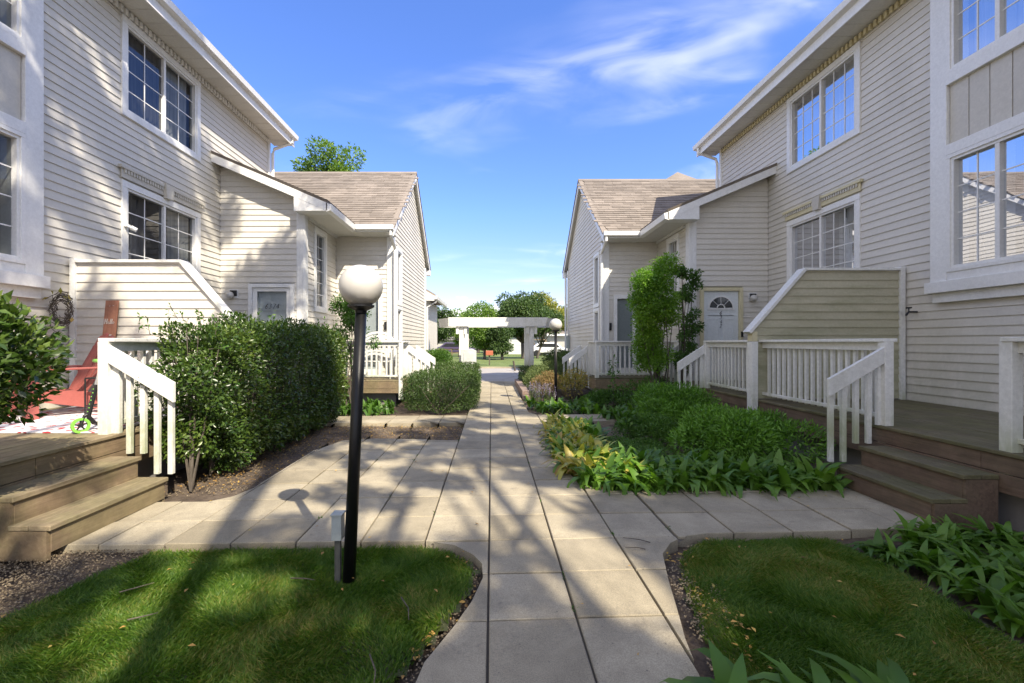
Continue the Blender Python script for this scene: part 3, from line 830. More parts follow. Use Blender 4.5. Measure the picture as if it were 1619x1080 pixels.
def townhouse(s, yo, side):
    T = lambda dx, y, z: (CXL + s * dx, y + yo, z)
    FX = 5.97
    word = 'left' if s < 0 else 'right'
    near = thing('townhouse', 'two storey beige sided townhouse block at near %s of the path' % word, 'house', T(8, 4, 0), 'beige sided townhouses')
    EV = 6.62
    fs = fr_side(T, FX)
    bay = (3.05, 5.52, 1.97, 6.56)
    op = [(6.82, 8.66, 4.95, 6.5), (6.82, 8.66, 2.38, 3.94), bay, (9.55, 11.36, 0.0, 4.9)]
    siding(near, fs, 3.05, 11.36, .1, EV, op)
    siding(near, fs, -6.0, 3.045, .1, EV, (), join=True)
    backing(near, fs, -6.0, 11.36, 0, EV, [op[0], op[1], (3.15, 5.30, 2.2, 6.5)])
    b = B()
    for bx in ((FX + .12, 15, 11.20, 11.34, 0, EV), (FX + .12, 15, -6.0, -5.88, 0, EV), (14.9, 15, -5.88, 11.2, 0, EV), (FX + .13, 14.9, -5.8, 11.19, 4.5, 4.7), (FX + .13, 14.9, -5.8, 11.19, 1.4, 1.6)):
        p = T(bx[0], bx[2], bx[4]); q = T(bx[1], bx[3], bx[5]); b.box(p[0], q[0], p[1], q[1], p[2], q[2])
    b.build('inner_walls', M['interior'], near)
    siding(near, lambda u, n, z: T(u, 11.36 + n, z), FX, 12, 3.0, EV, (), join=True)
    # far corner post
    B().fbox(fs, 11.30, 11.40, -.05, .035, .1, EV).build('corner_trim', M['white'], near)
    window(near, fs, 6.82, 8.66, 4.95, 6.5, 2 if s < 0 else 3, 4, screen=0 if s < 0 else 1, curt=1.2 if s < 0 else 1.2)
    window(near, fs, 6.82, 8.66, 2.38, 3.94, 2 if s < 0 else 3, 4, screen=0 if s < 0 else 1, curt=.8)
    # bay of stacked windows in white trim with a board panel between
    window(near, fs, 3.15, 5.31, 2.36, 3.92, 2, 4, sashes=4, trim=.05, proud=.1, screen=None, curt=1.2 if s < 0 else .5)
    window(near, fs, 3.15, 5.31, 5.0, 6.5, 2, 4, sashes=4, trim=.05, proud=.1, screen=None, curt=1.2)
    bt = B()
    bt.fbox(fs, 5.31, 5.53, -.01, .13, 2.2, 6.56)
    bt.fbox(fs, 3.05, 5.31, -.01, .125, 2.25, 2.36)
    bt.fbox(fs, 3.0, 5.58, -.01, .165, 2.10, 2.25)
    bt.fbox(fs, 3.02, 5.54, -.01, .09, 1.97, 2.10)
    bt.fbox(fs, 3.15, 5.31, -.01, .14, 3.92, 4.06); bt.fbox(fs, 3.15, 5.31, -.01, .14, 4.86, 5.0)
    bt.fbox(fs, 3.05, 3.15, -.01, .13, 2.36, 6.56)
    bt.build('bay_trim', M['white'], near, bevel=.004)
    for k in range(9):
        u = 3.16 + k * .2385
        B().fbox(fs, u + .006, u + .233, -.01, .085, 4.06, 4.86).build('panel_board', M['bead'], near)
    # window header with keystone and dentils over the lower window
    hd = B(); hd.fbox(fs, 6.76, 8.74, .02, .075, 4.11, 4.16); hd.fbox(fs, 6.80, 8.70, .02, .045, 3.97, 4.11)
    hdr = hd.build('window_header', M['cream'] if s > 0 else M['bead'], near, bevel=.004)
    dn = B(); u = 6.84
    while u < 8.66: dn.fbox(fs, u, u + .03, .045, .065, 4.05, 4.11); u += .055
    dn.build('dentils', M['bead'], hdr)
    B().prism([fs(7.68, .02, 3.93), fs(7.82, .02, 3.93), fs(7.85, .02, 4.18), fs(7.65, .02, 4.18)], Vector(fs(0, .08, 0)) - Vector(fs(0, 0, 0))).build('keystone', M['bead'], hdr)
    # dentil strip under the soffit
    dn = B(); u = 2.0
    dn.fbox(fs, 2.0, 11.3, .02, .035, 6.52, 6.60)
    while u < 11.25: dn.fbox(fs, u, u + .05, .035, .07, 6.505, 6.60); u += .095
    dn.build('dentil_strip', M['cream'] if s > 0 else M['white'], near, kind='stuff')
    # soffit panels, fascia, gutter, roof
    y = -6.3
    while y < 11.65:
        p = T(5.48, y + .006, 6.62); q = T(FX + .02, min(y + .30, 11.7) - .002, 6.64)
        B().box(p[0], q[0], p[1], q[1], p[2], q[2]).build('soffit_panel', M['soffit'], near)
        y += .30
    fa = B(); p = T(5.455, -6.3, 6.58); q = T(5.48, 11.7, 6.78); fa.box(p[0], q[0], p[1], q[1], p[2], q[2])
    fa.build('fascia', M['white'], near)
    B().prism([T(5.455, -6.3, 6.74), T(5.36, -6.3, 6.76), T(5.34, -6.3, 6.86), T(5.455, -6.3, 6.86)], (0, 18, 0)).build('gutter', M['white'], near)
    rz = lambda dx: 6.87 + (dx - 5.42) * .36
    rf = B().hexa([T(5.38, -6.3, 6.78), T(10.5, -6.3, rz(10.5) - .1), T(10.5, 11.75, rz(10.5) - .1), T(5.38, 11.75, 6.78), T(5.38, -6.3, 6.87), T(10.5, -6.3, rz(10.5)), T(10.5, 11.75, rz(10.5)), T(5.38, 11.75, 6.87)])
    rf.hexa([T(10.5, -6.3, rz(10.5) - .1), T(15.6, -6.3, 6.78), T(15.6, 11.75, 6.78), T(10.5, 11.75, rz(10.5) - .1), T(10.5, -6.3, rz(10.5)), T(15.6, -6.3, 6.87), T(15.6, 11.75, 6.87), T(10.5, 11.75, rz(10.5))])
    rf.build('roof', M['shingle'], near)
    # gable end triangle of the block
    B().prism([T(5.5, 11.2, 6.66), T(10.5, 11.2, rz(10.5) - .12), T(15.4, 11.2, 6.66)], (0, .14, 0)).build('gable_wall', M['siding'], near)
    B().prism([T(5.5, -6.0, 6.66), T(10.5, -6.0, rz(10.5) - .12), T(15.4, -6.0, 6.66)], (0, .14, 0)).build('gable_wall', M['siding'], near)
    downspout(near, [T(5.41, 11.5, 6.76), T(5.41, 11.5, 6.62), T(5.86, 11.44, 6.42), T(5.90, 11.44, 6.3), T(5.90, 11.44, 4.6)])

    # ---------------- entry projection
    SX, FY = 4.2, 9.32
    ff = fr_front(T, FY); fsd = fr_side(T, SX)
    roofz = lambda dx: 5.22 - (FX - dx) * .425          # underside of entry roof
    dc = 4.90 if s > 0 else 4.87
    dop = (dc - .48, dc + .48, .5, 2.68)
    def ufun(z):
        lo = SX if z < roofz(SX) - .06 else FX - (5.16 - z) / .425
        return (lo, FX + .01)
    siding(near, ff, SX + .11, FX - .02, .57, 5.1, [dop], ufun=ufun)
    backing(near, ff, SX + .02, FX, .3, 4.35, [dop])
    win = (9.84, 10.56, 2.12, 4.02)
    siding(near, fsd, FY + .11, 11.22, .57, 4.16, [win])
    backing(near, fsd, FY + .02, 11.2, .3, 4.2, [(win[0] + .03, win[1] - .03, win[2] + .03, win[3] - .03)])
    window(near, fsd, *win, cols=2, rows=6, sashes=1, trim=.1, curt=1.2)
    # fluted corner column
    cb = B(); p = T(SX - .03, FY - .03, .57); q = T(SX + .14, FY + .14, 4.22); cb.box(p[0], q[0], p[1], q[1], p[2], q[2])
    for k in range(4):
        cb.fbox(ff, SX - .012 + k * .038, SX + .006 + k * .038, .03, .04, .7, 4.1)
        cb.fbox(fsd, FY - .012 + k * .038, FY + .006 + k * .038, .03, .04, .7, 4.1)
    cb.build('corner_column', M['white'], near)
    dnt = B(); dnt.fbox(fsd, 9.5, 11.2, .02, .035, 4.06, 4.14); u = 9.5
    while u < 11.15: dnt.fbox(fsd, u, u + .045, .035, .065, 4.05, 4.14); u += .09
    dnt.build('dentils', M['white'], near)
    # roof slab, rake board, boxed return, eave fascia and soffit
    e0, e1, yy0, yy1 = 3.6, FX, 9.02, 10.72
    def rp(dx, y, dz=0): return T(dx, y, roofz(dx) + dz)
    val = lambda dx: 10.72 + .525 * (dx - 3.6)
    B().hexa([rp(e0, yy0, .06), rp(e1, yy0, .06), rp(e1, val(e1) + .3, .06), rp(e0, val(e0) + .3, .06), rp(e0 - .03, yy0 - .03, .12), rp(e1, yy0 - .03, .12), rp(e1, val(e1) + .3, .12), rp(e0 - .03, val(e0) + .3, .12)]).build('entry_roof', M['shingle'], near)
    B().hexa([rp(e0, yy0, -.10), rp(e1, yy0, -.10), rp(e1, yy0 + .03, -.10), rp(e0, yy0 + .03, -.10), rp(e0, yy0, .06), rp(e1, yy0, .06), rp(e1, yy0 + .03, .06), rp(e0, yy0 + .03, .06)]).build('rake_board', M['white'], near)
    B().hexa([rp(4.16, yy0 + .03, -.085), rp(e1, yy0 + .03, -.085), rp(e1, FY, -.085), rp(4.16, FY, -.085), rp(4.16, yy0 + .03, -.06), rp(e1, yy0 + .03, -.06), rp(e1, FY, -.06), rp(4.16, FY, -.06)]).build('soffit', M['soffit'], near)
    rb = B(); rb.prism([T(e0 + .02, yy0 + .005, roofz(e0) - .10), T(4.28, yy0 + .005, roofz(e0) - .10), T(4.28, yy0 + .005, roofz(4.28) - .02), T(e0 + .02, yy0 + .005, roofz(e0) + .02)], (0, FY - yy0 - .02, 0))
    rb.build('eave_return', M['white'], near)
    p = T(e0 + .02, FY - .015, roofz(e0) - .10); q = T(SX + .03, 11.24, roofz(e0) - .08)
    y = FY - .015
    while y < 11.2:
        p = T(e0 + .02, y + .004, roofz(e0) - .10); q = T(SX + .03, min(y + .2, 11.24), roofz(e0) - .08)
        B().box(p[0], q[0], p[1], q[1], p[2], q[2]).build('soffit_panel', M['soffit'], near); y += .2
    B().prism([T(e0 + .02, yy0, roofz(e0) - .12), T(e0 - .07, yy0, roofz(e0) - .09), T(e0 - .09, yy0, roofz(e0) + .03), T(e0 + .02, yy0, roofz(e0) + .06)], (0, 10.72 - yy0, 0)).build('gutter', M['white'], near)
    # entry door
    fd = ff
    dr = B(); dr.fbox(fd, dc - .48, dc - .40, -.03, .05, .57, 2.66); dr.fbox(fd, dc + .40, dc + .48, -.03, .05, .57, 2.66); dr.fbox(fd, dc - .40, dc + .40, -.03, .05, 2.58, 2.66)
    casing = dr.build('door_casing', M['white'] if s < 0 else M['cream'], near, bevel=.004)
    if s > 0:
        d = B(); d.fbox(fd, dc - .395, dc + .395, -.06, -.005, .59, 2.575)
        # panels in relief
        for (a, c, p_, q_) in ((-.28, .28, 2.03, 2.04), (-.28, -.05, 1.32, 1.95), (.05, .28, 1.32, 1.95), (-.28, -.05, .72, 1.2), (.05, .28, .72, 1.2)):
            d.fbox(fd, dc + a, dc + c, -.005, .003, p_, p_ + .012); d.fbox(fd, dc + a, dc + c, -.005, .003, q_ - .012, q_)
            d.fbox(fd, dc + a, dc + a + .012, -.005, .003, p_ + .012, q_ - .012); d.fbox(fd, dc + c - .012, dc + c, -.005, .003, p_ + .012, q_ - .012)
        door = d.build('front_door', M['door'], near, label='white steel front door with a fan light')
        # fan light
        c0 = (dc, 2.20); R_ = .27
        def fp(r, a, n): return fd(c0[0] + r * math.cos(a), n, c0[1] + r * math.sin(a) * .95)
        rim = B(); N = 16
        for k in range(N):
            a0, a1 = math.pi * k / N, math.pi * (k + 1) / N
            for r0, r1 in ((R_ - .012, R_ + .016), (.075, .095)):
                rim.hexa([fp(r0, a0, -.004), fp(r1, a0, -.004), fp(r1, a1, -.004), fp(r0, a1, -.004), fp(r0, a0, .014), fp(r1, a0, .014), fp(r1, a1, .014), fp(r0, a1, .014)])
        for a in (math.pi * .25, math.pi * .5, math.pi * .75):
            da = .008
            rim.hexa([fp(.09, a - da * 3, -.004), fp(R_, a - da, -.004), fp(R_, a + da, -.004), fp(.09, a + da * 3, -.004), fp(.09, a - da * 3, .012), fp(R_, a - da, .012), fp(R_, a + da, .012), fp(.09, a + da * 3, .012)])
        rim.fbox(fd, dc - R_ - .03, dc + R_ + .03, -.004, .016, 2.165, 2.195)
        rim.build('fan_light_frame', M['white'], door)
        g_ = B(); 
        for k in range(4):
            a0 = math.pi * k / 4 + .04; a1 = math.pi * (k + 1) / 4 - .04
            g_.poly([fp(.10, a0, .001), fp(R_ - .01, a0, .001), fp(R_ - .01, (a0 + a1) / 2, .001), fp(R_ - .01, a1, .001), fp(.10, a1, .001)])
        g_.poly([fp(.07, math.pi * k / 8, .001) for k in range(9)])
        g_.build('fan_light_glass', mat_plain('dark_door_glass', (0.03, 0.035, 0.035), 0.08, spec=.8), door, fix=False)
        digits('6342', lambda k, x, z: fd(dc - .035 + x, .008, 2.06 - k * .098 + z - .01), .085, M['dark'], door, .25)
        kn = B(); kn.lathe(fd(dc + .33, .03, 1.35), [(0, -.025), (.022, -.02), (.03, 0), (.022, .02), (0, .025)], 12); kn.lathe(fd(dc + .33, .02, 1.16), [(0, -.03), (.03, -.02), (.035, 0), (.03, .02), (0, .03)], 12)
        kn.build('door_knob', M['metal'], door)
        bb_ = B().fbox(fd, dc + .425, dc + .465, .05, .075, 1.55, 1.67); bb_.build('doorbell', M['dark'], casing)
    else:
        d = B()
        d.fbox(fd, dc - .395, dc - .31, -.05, .01, .59, 2.575); d.fbox(fd, dc + .31, dc + .395, -.05, .01, .59, 2.575); d.fbox(fd, dc - .31, dc + .31, -.05, .01, 2.50, 2.575)
        d.fbox(fd, dc - .31, dc + .31, -.05, .01, .59, .80)
        door = d.build('storm_door', M['white'], near, label='white framed storm door with a full height pane')
        g_ = B(); g_.poly([fd(dc - .31, -.01, .8), fd(dc + .31, -.01, .8), fd(dc + .31, -.01, 2.5), fd(dc - .31, -.01, 2.5)]); g_.build('pane', M['glass'], door, fix=False)
        iv = B(); iv.fbox(fd, dc - .40, dc + .40, -.12, -.08, .59, 2.575)
        for a in (-.27, .04):
            iv.fbox(fd, dc + a, dc + a + .23, -.08, -.07, 1.3, 1.9); iv.fbox(fd, dc + a, dc + a + .23, -.08, -.07, 2.1, 2.4)
        iv.build('inner_door', M['door'], door)
        digits('6374', lambda k, x, z: fd(dc + .15 - k * .078 - x, .0, 2.14 + z), .10, M['dark'], door, .25)
    # wall lamp
    lx = 5.66 if s < 0 else 5.60
    wl_ = thing('wall_lamp', 'round white wall lamp beside the %s entry door' % word, 'lamp', ff(lx, .06, 2.42), 'globe wall lamps')
    B().fbox(ff, lx - .09, lx + .09, .015, .03, 2.36, 2.54).build('back_plate', M['white'], wl_)
    B().fbox(ff, lx - .07, lx + .07, .03, .05, 2.40, 2.52).build('bracket', M['dark'], wl_)
    c = Vector(ff(lx + (.03 if s < 0 else -.03) * 1, .12, 2.41))
    pr = [(math.sin(math.pi * k / 12) * .075, -math.cos(math.pi * k / 12) * .075) for k in range(13)]
    B().lathe(c, pr, 18).build('globe', M['globe'], wl_, smooth=True)

    # ---------------- far gabled house
    GX, HY, EZ = 2.75, 11.25, 4.22
    far = thing('townhouse', 'beige gabled house with brown shingle roof further along the %s' % word, 'house', T(5, 14, 0), 'beige sided townhouses')
    RY, RZ, EY = 13.92, 6.76, 10.70
    sl = (RZ - EZ) / (RY - EY)
    BY = 16.6
    fh = fr_front(T, HY); fg = fr_side(T, GX)
    d0 = (3.02, 3.62, .4, 2.70)
    siding(far, fh, GX + .12, SX, .57, 4.14, [(d0[0], d0[1], d0[2], d0[3])])
    backing(far, fh, GX, SX + .1, .2, 4.2, [d0])
    gwin = [(11.62, 12.28, 1.35, 3.95)]
    zr = lambda y: EZ + sl * (y - EY) if y < RY else RZ - sl * (y - RY)
    def gfun(z):
        if z < 4.45: return (HY + .1, BY)
        dd = (z + .14 - EZ) / sl
        return (EY + dd, 2 * RY - EY - dd)
    siding(far, fg, EY, BY + .6, .2, 6.6, gwin, ufun=gfun)
    bk = B()
    for (a, c, p_, q_) in ((HY + .02, 11.65, 0, 4.2), (12.25, BY, 0, 4.2), (11.65, 12.25, 0, 1.38), (11.65, 12.25, 3.92, 4.2)): bk.fbox(fg, a, c, -.12, -.005, p_, q_)
    bk.prism([fg(EY + .2, -.005, 4.2), fg(2 * RY - EY - .2, -.005, 4.2), fg(RY, -.005, 6.58)], Vector(fg(0, -.12, 0)) - Vector(fg(0, 0, 0)))
    bk.build('wall', M['backing'], far)
    b = B(); p = T(GX + .1, BY - .1, 0); q = T(12, BY, 4.2); b.box(p[0], q[0], p[1], q[1], p[2], q[2]); p = T(GX + .14, HY, 4.15); q = T(12, BY, 4.2); b.box(p[0], q[0], p[1], q[1], p[2], q[2])
    b.build('inner_walls', M['interior'], far)
    window(far, fg, 11.62, 12.28, 2.42, 3.95, 1, 1, 1, .09, curt=1.2)
    window(far, fg, 11.62, 12.28, 1.35, 2.40, 1, 1, 1, .09, curt=.3)
    ct = B(); p = T(GX - .03, HY - .03, .4); q = T(GX + .15, HY + .15, 4.14); ct.box(p[0], q[0], p[1], q[1], p[2], q[2])
    for k in range(4): ct.fbox(fh, GX - .01 + k * .04, GX + .01 + k * .04, .03, .04, .6, 4.0)
    ct.build('corner_column', M['white'], far)
    B().fbox(fg, BY - .1, BY + .02, -.02, .05, 0, 4.2).build('corner_trim', M['white'], far)
    # storm door on the front wall
    sd = B(); a, c = d0[0], d0[1]
    sd.fbox(fh, a, a + .09, -.04, .05, .57, 2.7); sd.fbox(fh, c - .09, c, -.04, .05, .57, 2.7); sd.fbox(fh, a + .09, c - .09, -.04, .05, 2.6, 2.7); sd.fbox(fh, a + .09, c - .09, -.05, .01, .57, .75)
    sdo = sd.build('storm_door', M['white'], far)
    g_ = B(); g_.poly([fh(a + .09, -.01, .75), fh(c - .09, -.01, .75), fh(c - .09, -.01, 2.6), fh(a + .09, -.01, 2.6)]); g_.build('pane', M['glass'], sdo, fix=False)
    B().fbox(fh, a + .05, c - .05, -.11, -.08, .57, 2.65).build('inner_door', M['door'], sdo)
    B().fbox(fh, 2.90, 2.96, .02, .06, 1.75, 1.95).build('mail_slot', M['dark'], far)
    # roof: two slopes with a valley cut, rake boards, eaves
    def rpt(dx, y, dz=0): return T(dx, y, zr(y) + dz)
    XG = GX - .14
    poly = [rpt(XG, EY), rpt(3.6, EY), T(5.97, 11.94, zr(11.94)), T(12, 11.94, zr(11.94)), rpt(12, RY), rpt(XG, RY)]
    B().prism([(x, y, z - .06) for x, y, z in poly], (0, 0, .06)).build('roof', M['shingle'], far)
    B().prism([(x, y, z - .06) for x, y, z in [rpt(XG, RY), rpt(12, RY), rpt(12, 17.14), rpt(XG, 17.14)]], (0, 0, .06)).build('roof', M['shingle'], far)
    def inside(cn):
        dx = (cn.x - CXL) * s; y = cn.y - yo
        if y > RY - .03 or dx < XG or dx > 9.2: return False
        if dx < 3.6: return y > EY
        if dx < 5.97: return y > EY + .525 * (dx - 3.6) - .05
        return y > 11.94
    U = (1 * s, 0, 0); Vv = Vector((0, 1, sl)).normalized()
    shingle_field(far, T(XG - .02, EY - .01, EZ + .0), U, Vv, 23, 30, inside, nobj=150)
    rc = B().prism([T(XG - .01, RY - .1, RZ - .05), T(XG - .01, RY, RZ + .04), T(XG - .01, RY + .1, RZ - .05)], (s * 9, 0, 0)); rc.build('ridge_cap', M['shingle'], far)
    # rake boards (two layers) and rake soffit
    for side_ in (0, 1):
        ya, yb = (EY, RY) if side_ == 0 else (17.14, RY)
        rk = B(); rk.hexa([T(XG, ya, zr(ya) - .22), T(XG + .025, ya, zr(ya) - .22), T(XG + .025, yb, zr(yb) - .22), T(XG, yb, zr(yb) - .22),
                 T(XG, ya, zr(ya) - .005), T(XG + .025, ya, zr(ya) - .005), T(XG + .025, yb, zr(yb) - .005), T(XG, yb, zr(yb) - .005)])
        rk.build('rake_board', M['white'], far)
        ex = B(); ex.hexa([T(XG - .02, ya, zr(ya) - .02), T(XG + .1, ya, zr(ya) - .02), T(XG + .1, yb, zr(yb) - .02), T(XG - .02, yb, zr(yb) - .02),
                 T(XG - .02, ya, zr(ya) + .018), T(XG + .1, ya, zr(ya) + .018), T(XG + .1, yb, zr(yb) + .018), T(XG - .02, yb, zr(yb) + .018)])
        ex.build('shingle_edge', M['shingle'], far)
        sf = B(); sf.hexa([T(XG + .025, ya, zr(ya) - .12), T(GX, ya, zr(ya) - .12), T(GX, yb, zr(yb) - .12), T(XG + .025, yb, zr(yb) - .12),
                 T(XG + .025, ya, zr(ya) - .10), T(GX, ya, zr(ya) - .10), T(GX, yb, zr(yb) - .10), T(XG + .025, yb, zr(yb) - .10)])
        sf.build('rake_soffit', M['soffit'], far)
    gtr = B(); gtr.prism([T(XG, EY, EZ - .10), T(XG, EY - .09, EZ - .07), T(XG, EY - .1, EZ + .04), T(XG, EY + .02, EZ + .03)], (s * (3.51 - XG), 0, 0)); gtr.build('gutter', M['white'], far)
    x = XG + .03
    while x < 3.6:
        p = T(x + .003, EY + .0, EZ - .12); q = T(min(x + .2, 3.62), HY, EZ - .09); B().box(p[0], q[0], p[1], q[1], p[2], q[2]).build('soffit_panel', M['soffit'], far); x += .2
    bx = B(); p = T(XG - .01, 16.9, 4.0); q = T(GX, 17.16, 4.2); bx.box(p[0], q[0], p[1], q[1], p[2], q[2])
    bx.build('eave_return', M['white'], far)
    downspout(far, [T(2.68, EY - .03, EZ - .05), T(2.68, EY - .03, EZ - .18), T(2.68, HY - .10, EZ - .42), T(2.68, HY - .10, EZ - .55), T(2.68, HY - .10, .6)])
    if s > 0:
        # utility pipes and meter at the far corner
        B().fbox(fg, 16.2, 16.45, .02, .12, 1.2, 1.7).build('meter_box', M['greybox'], far)
        downspout(far, [T(2.60, 16.75, 4.1), T(2.66, 16.75, 3.9), T(2.66, 16.75, .1)])
        # hipped roof further back
        hp = B(); a = [T(5.0, 17.0, 6.9), T(10.8, 17.0, 6.9), T(10.8, 22, 6.9), T(5.0, 22, 6.9)]; ap = T(7.95, 18.9, 8.95)
        for k in range(4): hp.poly([a[k], a[(k + 1) % 4], ap])
        hp.build('hip_roof', M['shingle'], far)
        hw = B(); p = T(5.3, 17.2, 0); q = T(10.5, 21.8, 7.0); hw.box(p[0], q[0], p[1], q[1], p[2], q[2]); hw.build('rear_wall', M['siding'], far)
    else:
        ann = thing('annex', 'low white eave and wall just beyond the left gabled house', 'house', T(4, 19, 0))
        b = B(); p = T(2.82, 17.3, 0); q = T(7, 21, 3.15); b.box(p[0], q[0], p[1], q[1], p[2], q[2]); b.build('wall', M['siding'], ann)
        B().prism([T(2.45, 17.2, 3.22), T(2.45, 17.2, 3.32), T(6, 17.2, 5.4), T(7.0, 17.2, 5.4), T(7.0, 17.2, 3.2), T(2.8, 17.2, 3.2)], (0, 4, 0)).build('roof', M['shingle'], ann)
        B().prism([T(2.46, 17.12, 3.05), T(2.46, 17.12, 3.24), T(6.0, 17.12, 5.34), T(6.0, 17.12, 5.1), T(2.8, 17.12, 3.2), T(2.8, 17.12, 3.05)], (0, .07, 0)).build('rake_board', M['white'], ann)
        B().prism([T(2.45, 17.1, 3.10), T(2.36, 17.1, 3.12), T(2.34, 17.1, 3.24), T(2.45, 17.1, 3.24)], (0, 4, 0)).build('gutter', M['white'], ann)
        downspout(ann, [T(2.40, 17.3, 3.12), T(2.42, 17.3, 3.02), T(2.76, 17.25, 2.8), T(2.76, 17.25, .1)])
    return near, far, T

nearL, farL, TL = townhouse(-1, 0.0, 'left')
nearR, farR, TR = townhouse(1, 0.62, 'right')

# ------------------------------------------------------------ decks, stairs and railings
F_ = 0.57
def inst(src, name, parent, loc):
    o = bpy.data.objects.new(name, src.data)
    for md in src.modifiers:
        if md.type == 'BEVEL':
            m2 = o.modifiers.new('bevel', 'BEVEL'); m2.width = md.width; m2.segments = md.segments; m2.limit_method = 'ANGLE'
    return link(o, parent, loc)

def rail_run(parent, T, dx0, y0, dx1, y1, zb=F_, posts=(0, 1), sp=.112, bw=.036, post_low=None, cap_over=.03, face=0):
    """straight level railing between two points given in (dx, y)"""
    A = Vector(T(dx0, y0, 0)); C_ = Vector(T(dx1, y1, 0)); d = C_ - A; L = d.length; d.normalize(); n = Vector((-d.y, d.x, 0))
    def bar(b, u0, u1, n0, n1, z0, z1):
        P = lambda u, w, z: tuple(A + d * u + n * w + Vector((0, 0, z)))
        b.hexa([P(u0, n0, z0), P(u1, n0, z0), P(u1, n1, z0), P(u0, n1, z0), P(u0, n0, z1), P(u1, n0, z1), P(u1, n1, z1), P(u0, n1, z1)])
        return b
    H = zb + .86
    bar(B(), -cap_over, L + cap_over, -.075, .075, H - .0, H + .034).build('cap_rail', M['white_rail'], parent, bevel=.004)
    bar(B(), 0, L, -.019, .019, H - .09, H - .002).build('top_rail', M['white_rail'], parent, bevel=.003)
    bar(B(), 0, L, -.019, .019, zb + .07, zb + .11).build('bottom_rail', M['white_rail'], parent, bevel=.003)
    k = max(2, int(round(L / sp)))
    src = None
    for i in range(1, k):
        u = L * i / k
        if any(abs(u - p * L) < .06 for p in posts): continue
        if src is None:
            src = bar(B(), u - bw / 2, u + bw / 2, .019 + face, .053 + face, zb + .05, H - .003).build('baluster', M['white_rail'], parent, bevel=.002)
            s0 = WL[src.name]; u_s = u
        else:
            c = inst(src, 'baluster', parent, s0 + d * (u - u_s))
    for p in posts:
        u = p * L
        low = (post_low if post_low is not None else zb - .32)
        bar(B(), u - .045, u + .045, -.045 + .02, .045 + .02, low, H - .002).build('post', M['white_rail'], parent, bevel=.004)

def stair_rail(parent, T, y, dx_top, dx_bot, z_top, z_bot, steps):
    b = B()
    yy = (y - .02, y + .02)
    hh = .165
    p = [(dx_top, z_top - hh), (dx_bot, z_bot - hh - .02), (dx_bot, z_bot), (dx_top, z_top)]
    b.prism([T(a, yy[0], z) for a, z in p], (0, .04, 0))
    b.build('stair_rail', M['white_rail'], parent, bevel=.004)
    n = 5
    for i in range(n):
        f = (i + .25) / (n - .3)
        dx = dx_top + (dx_bot - dx_top) * f; zt = z_top + (z_bot - z_top) * f - .05
        zlow = 0.02
        for (lim, zz) in steps:
            if dx > lim: zlow = zz
        q0 = T(dx - .022, y - .06, zlow); q1 = T(dx + .022, y - .021, zt)
        w = .022 if i else .045
        q0 = T(dx - w, y + .022, zlow); q1 = T(dx + w, y + .062, zt)
        B().box(q0[0], q1[0], q0[1], q1[1], q0[2], q1[2]).build('baluster', M['white_rail'], parent, bevel=.002)

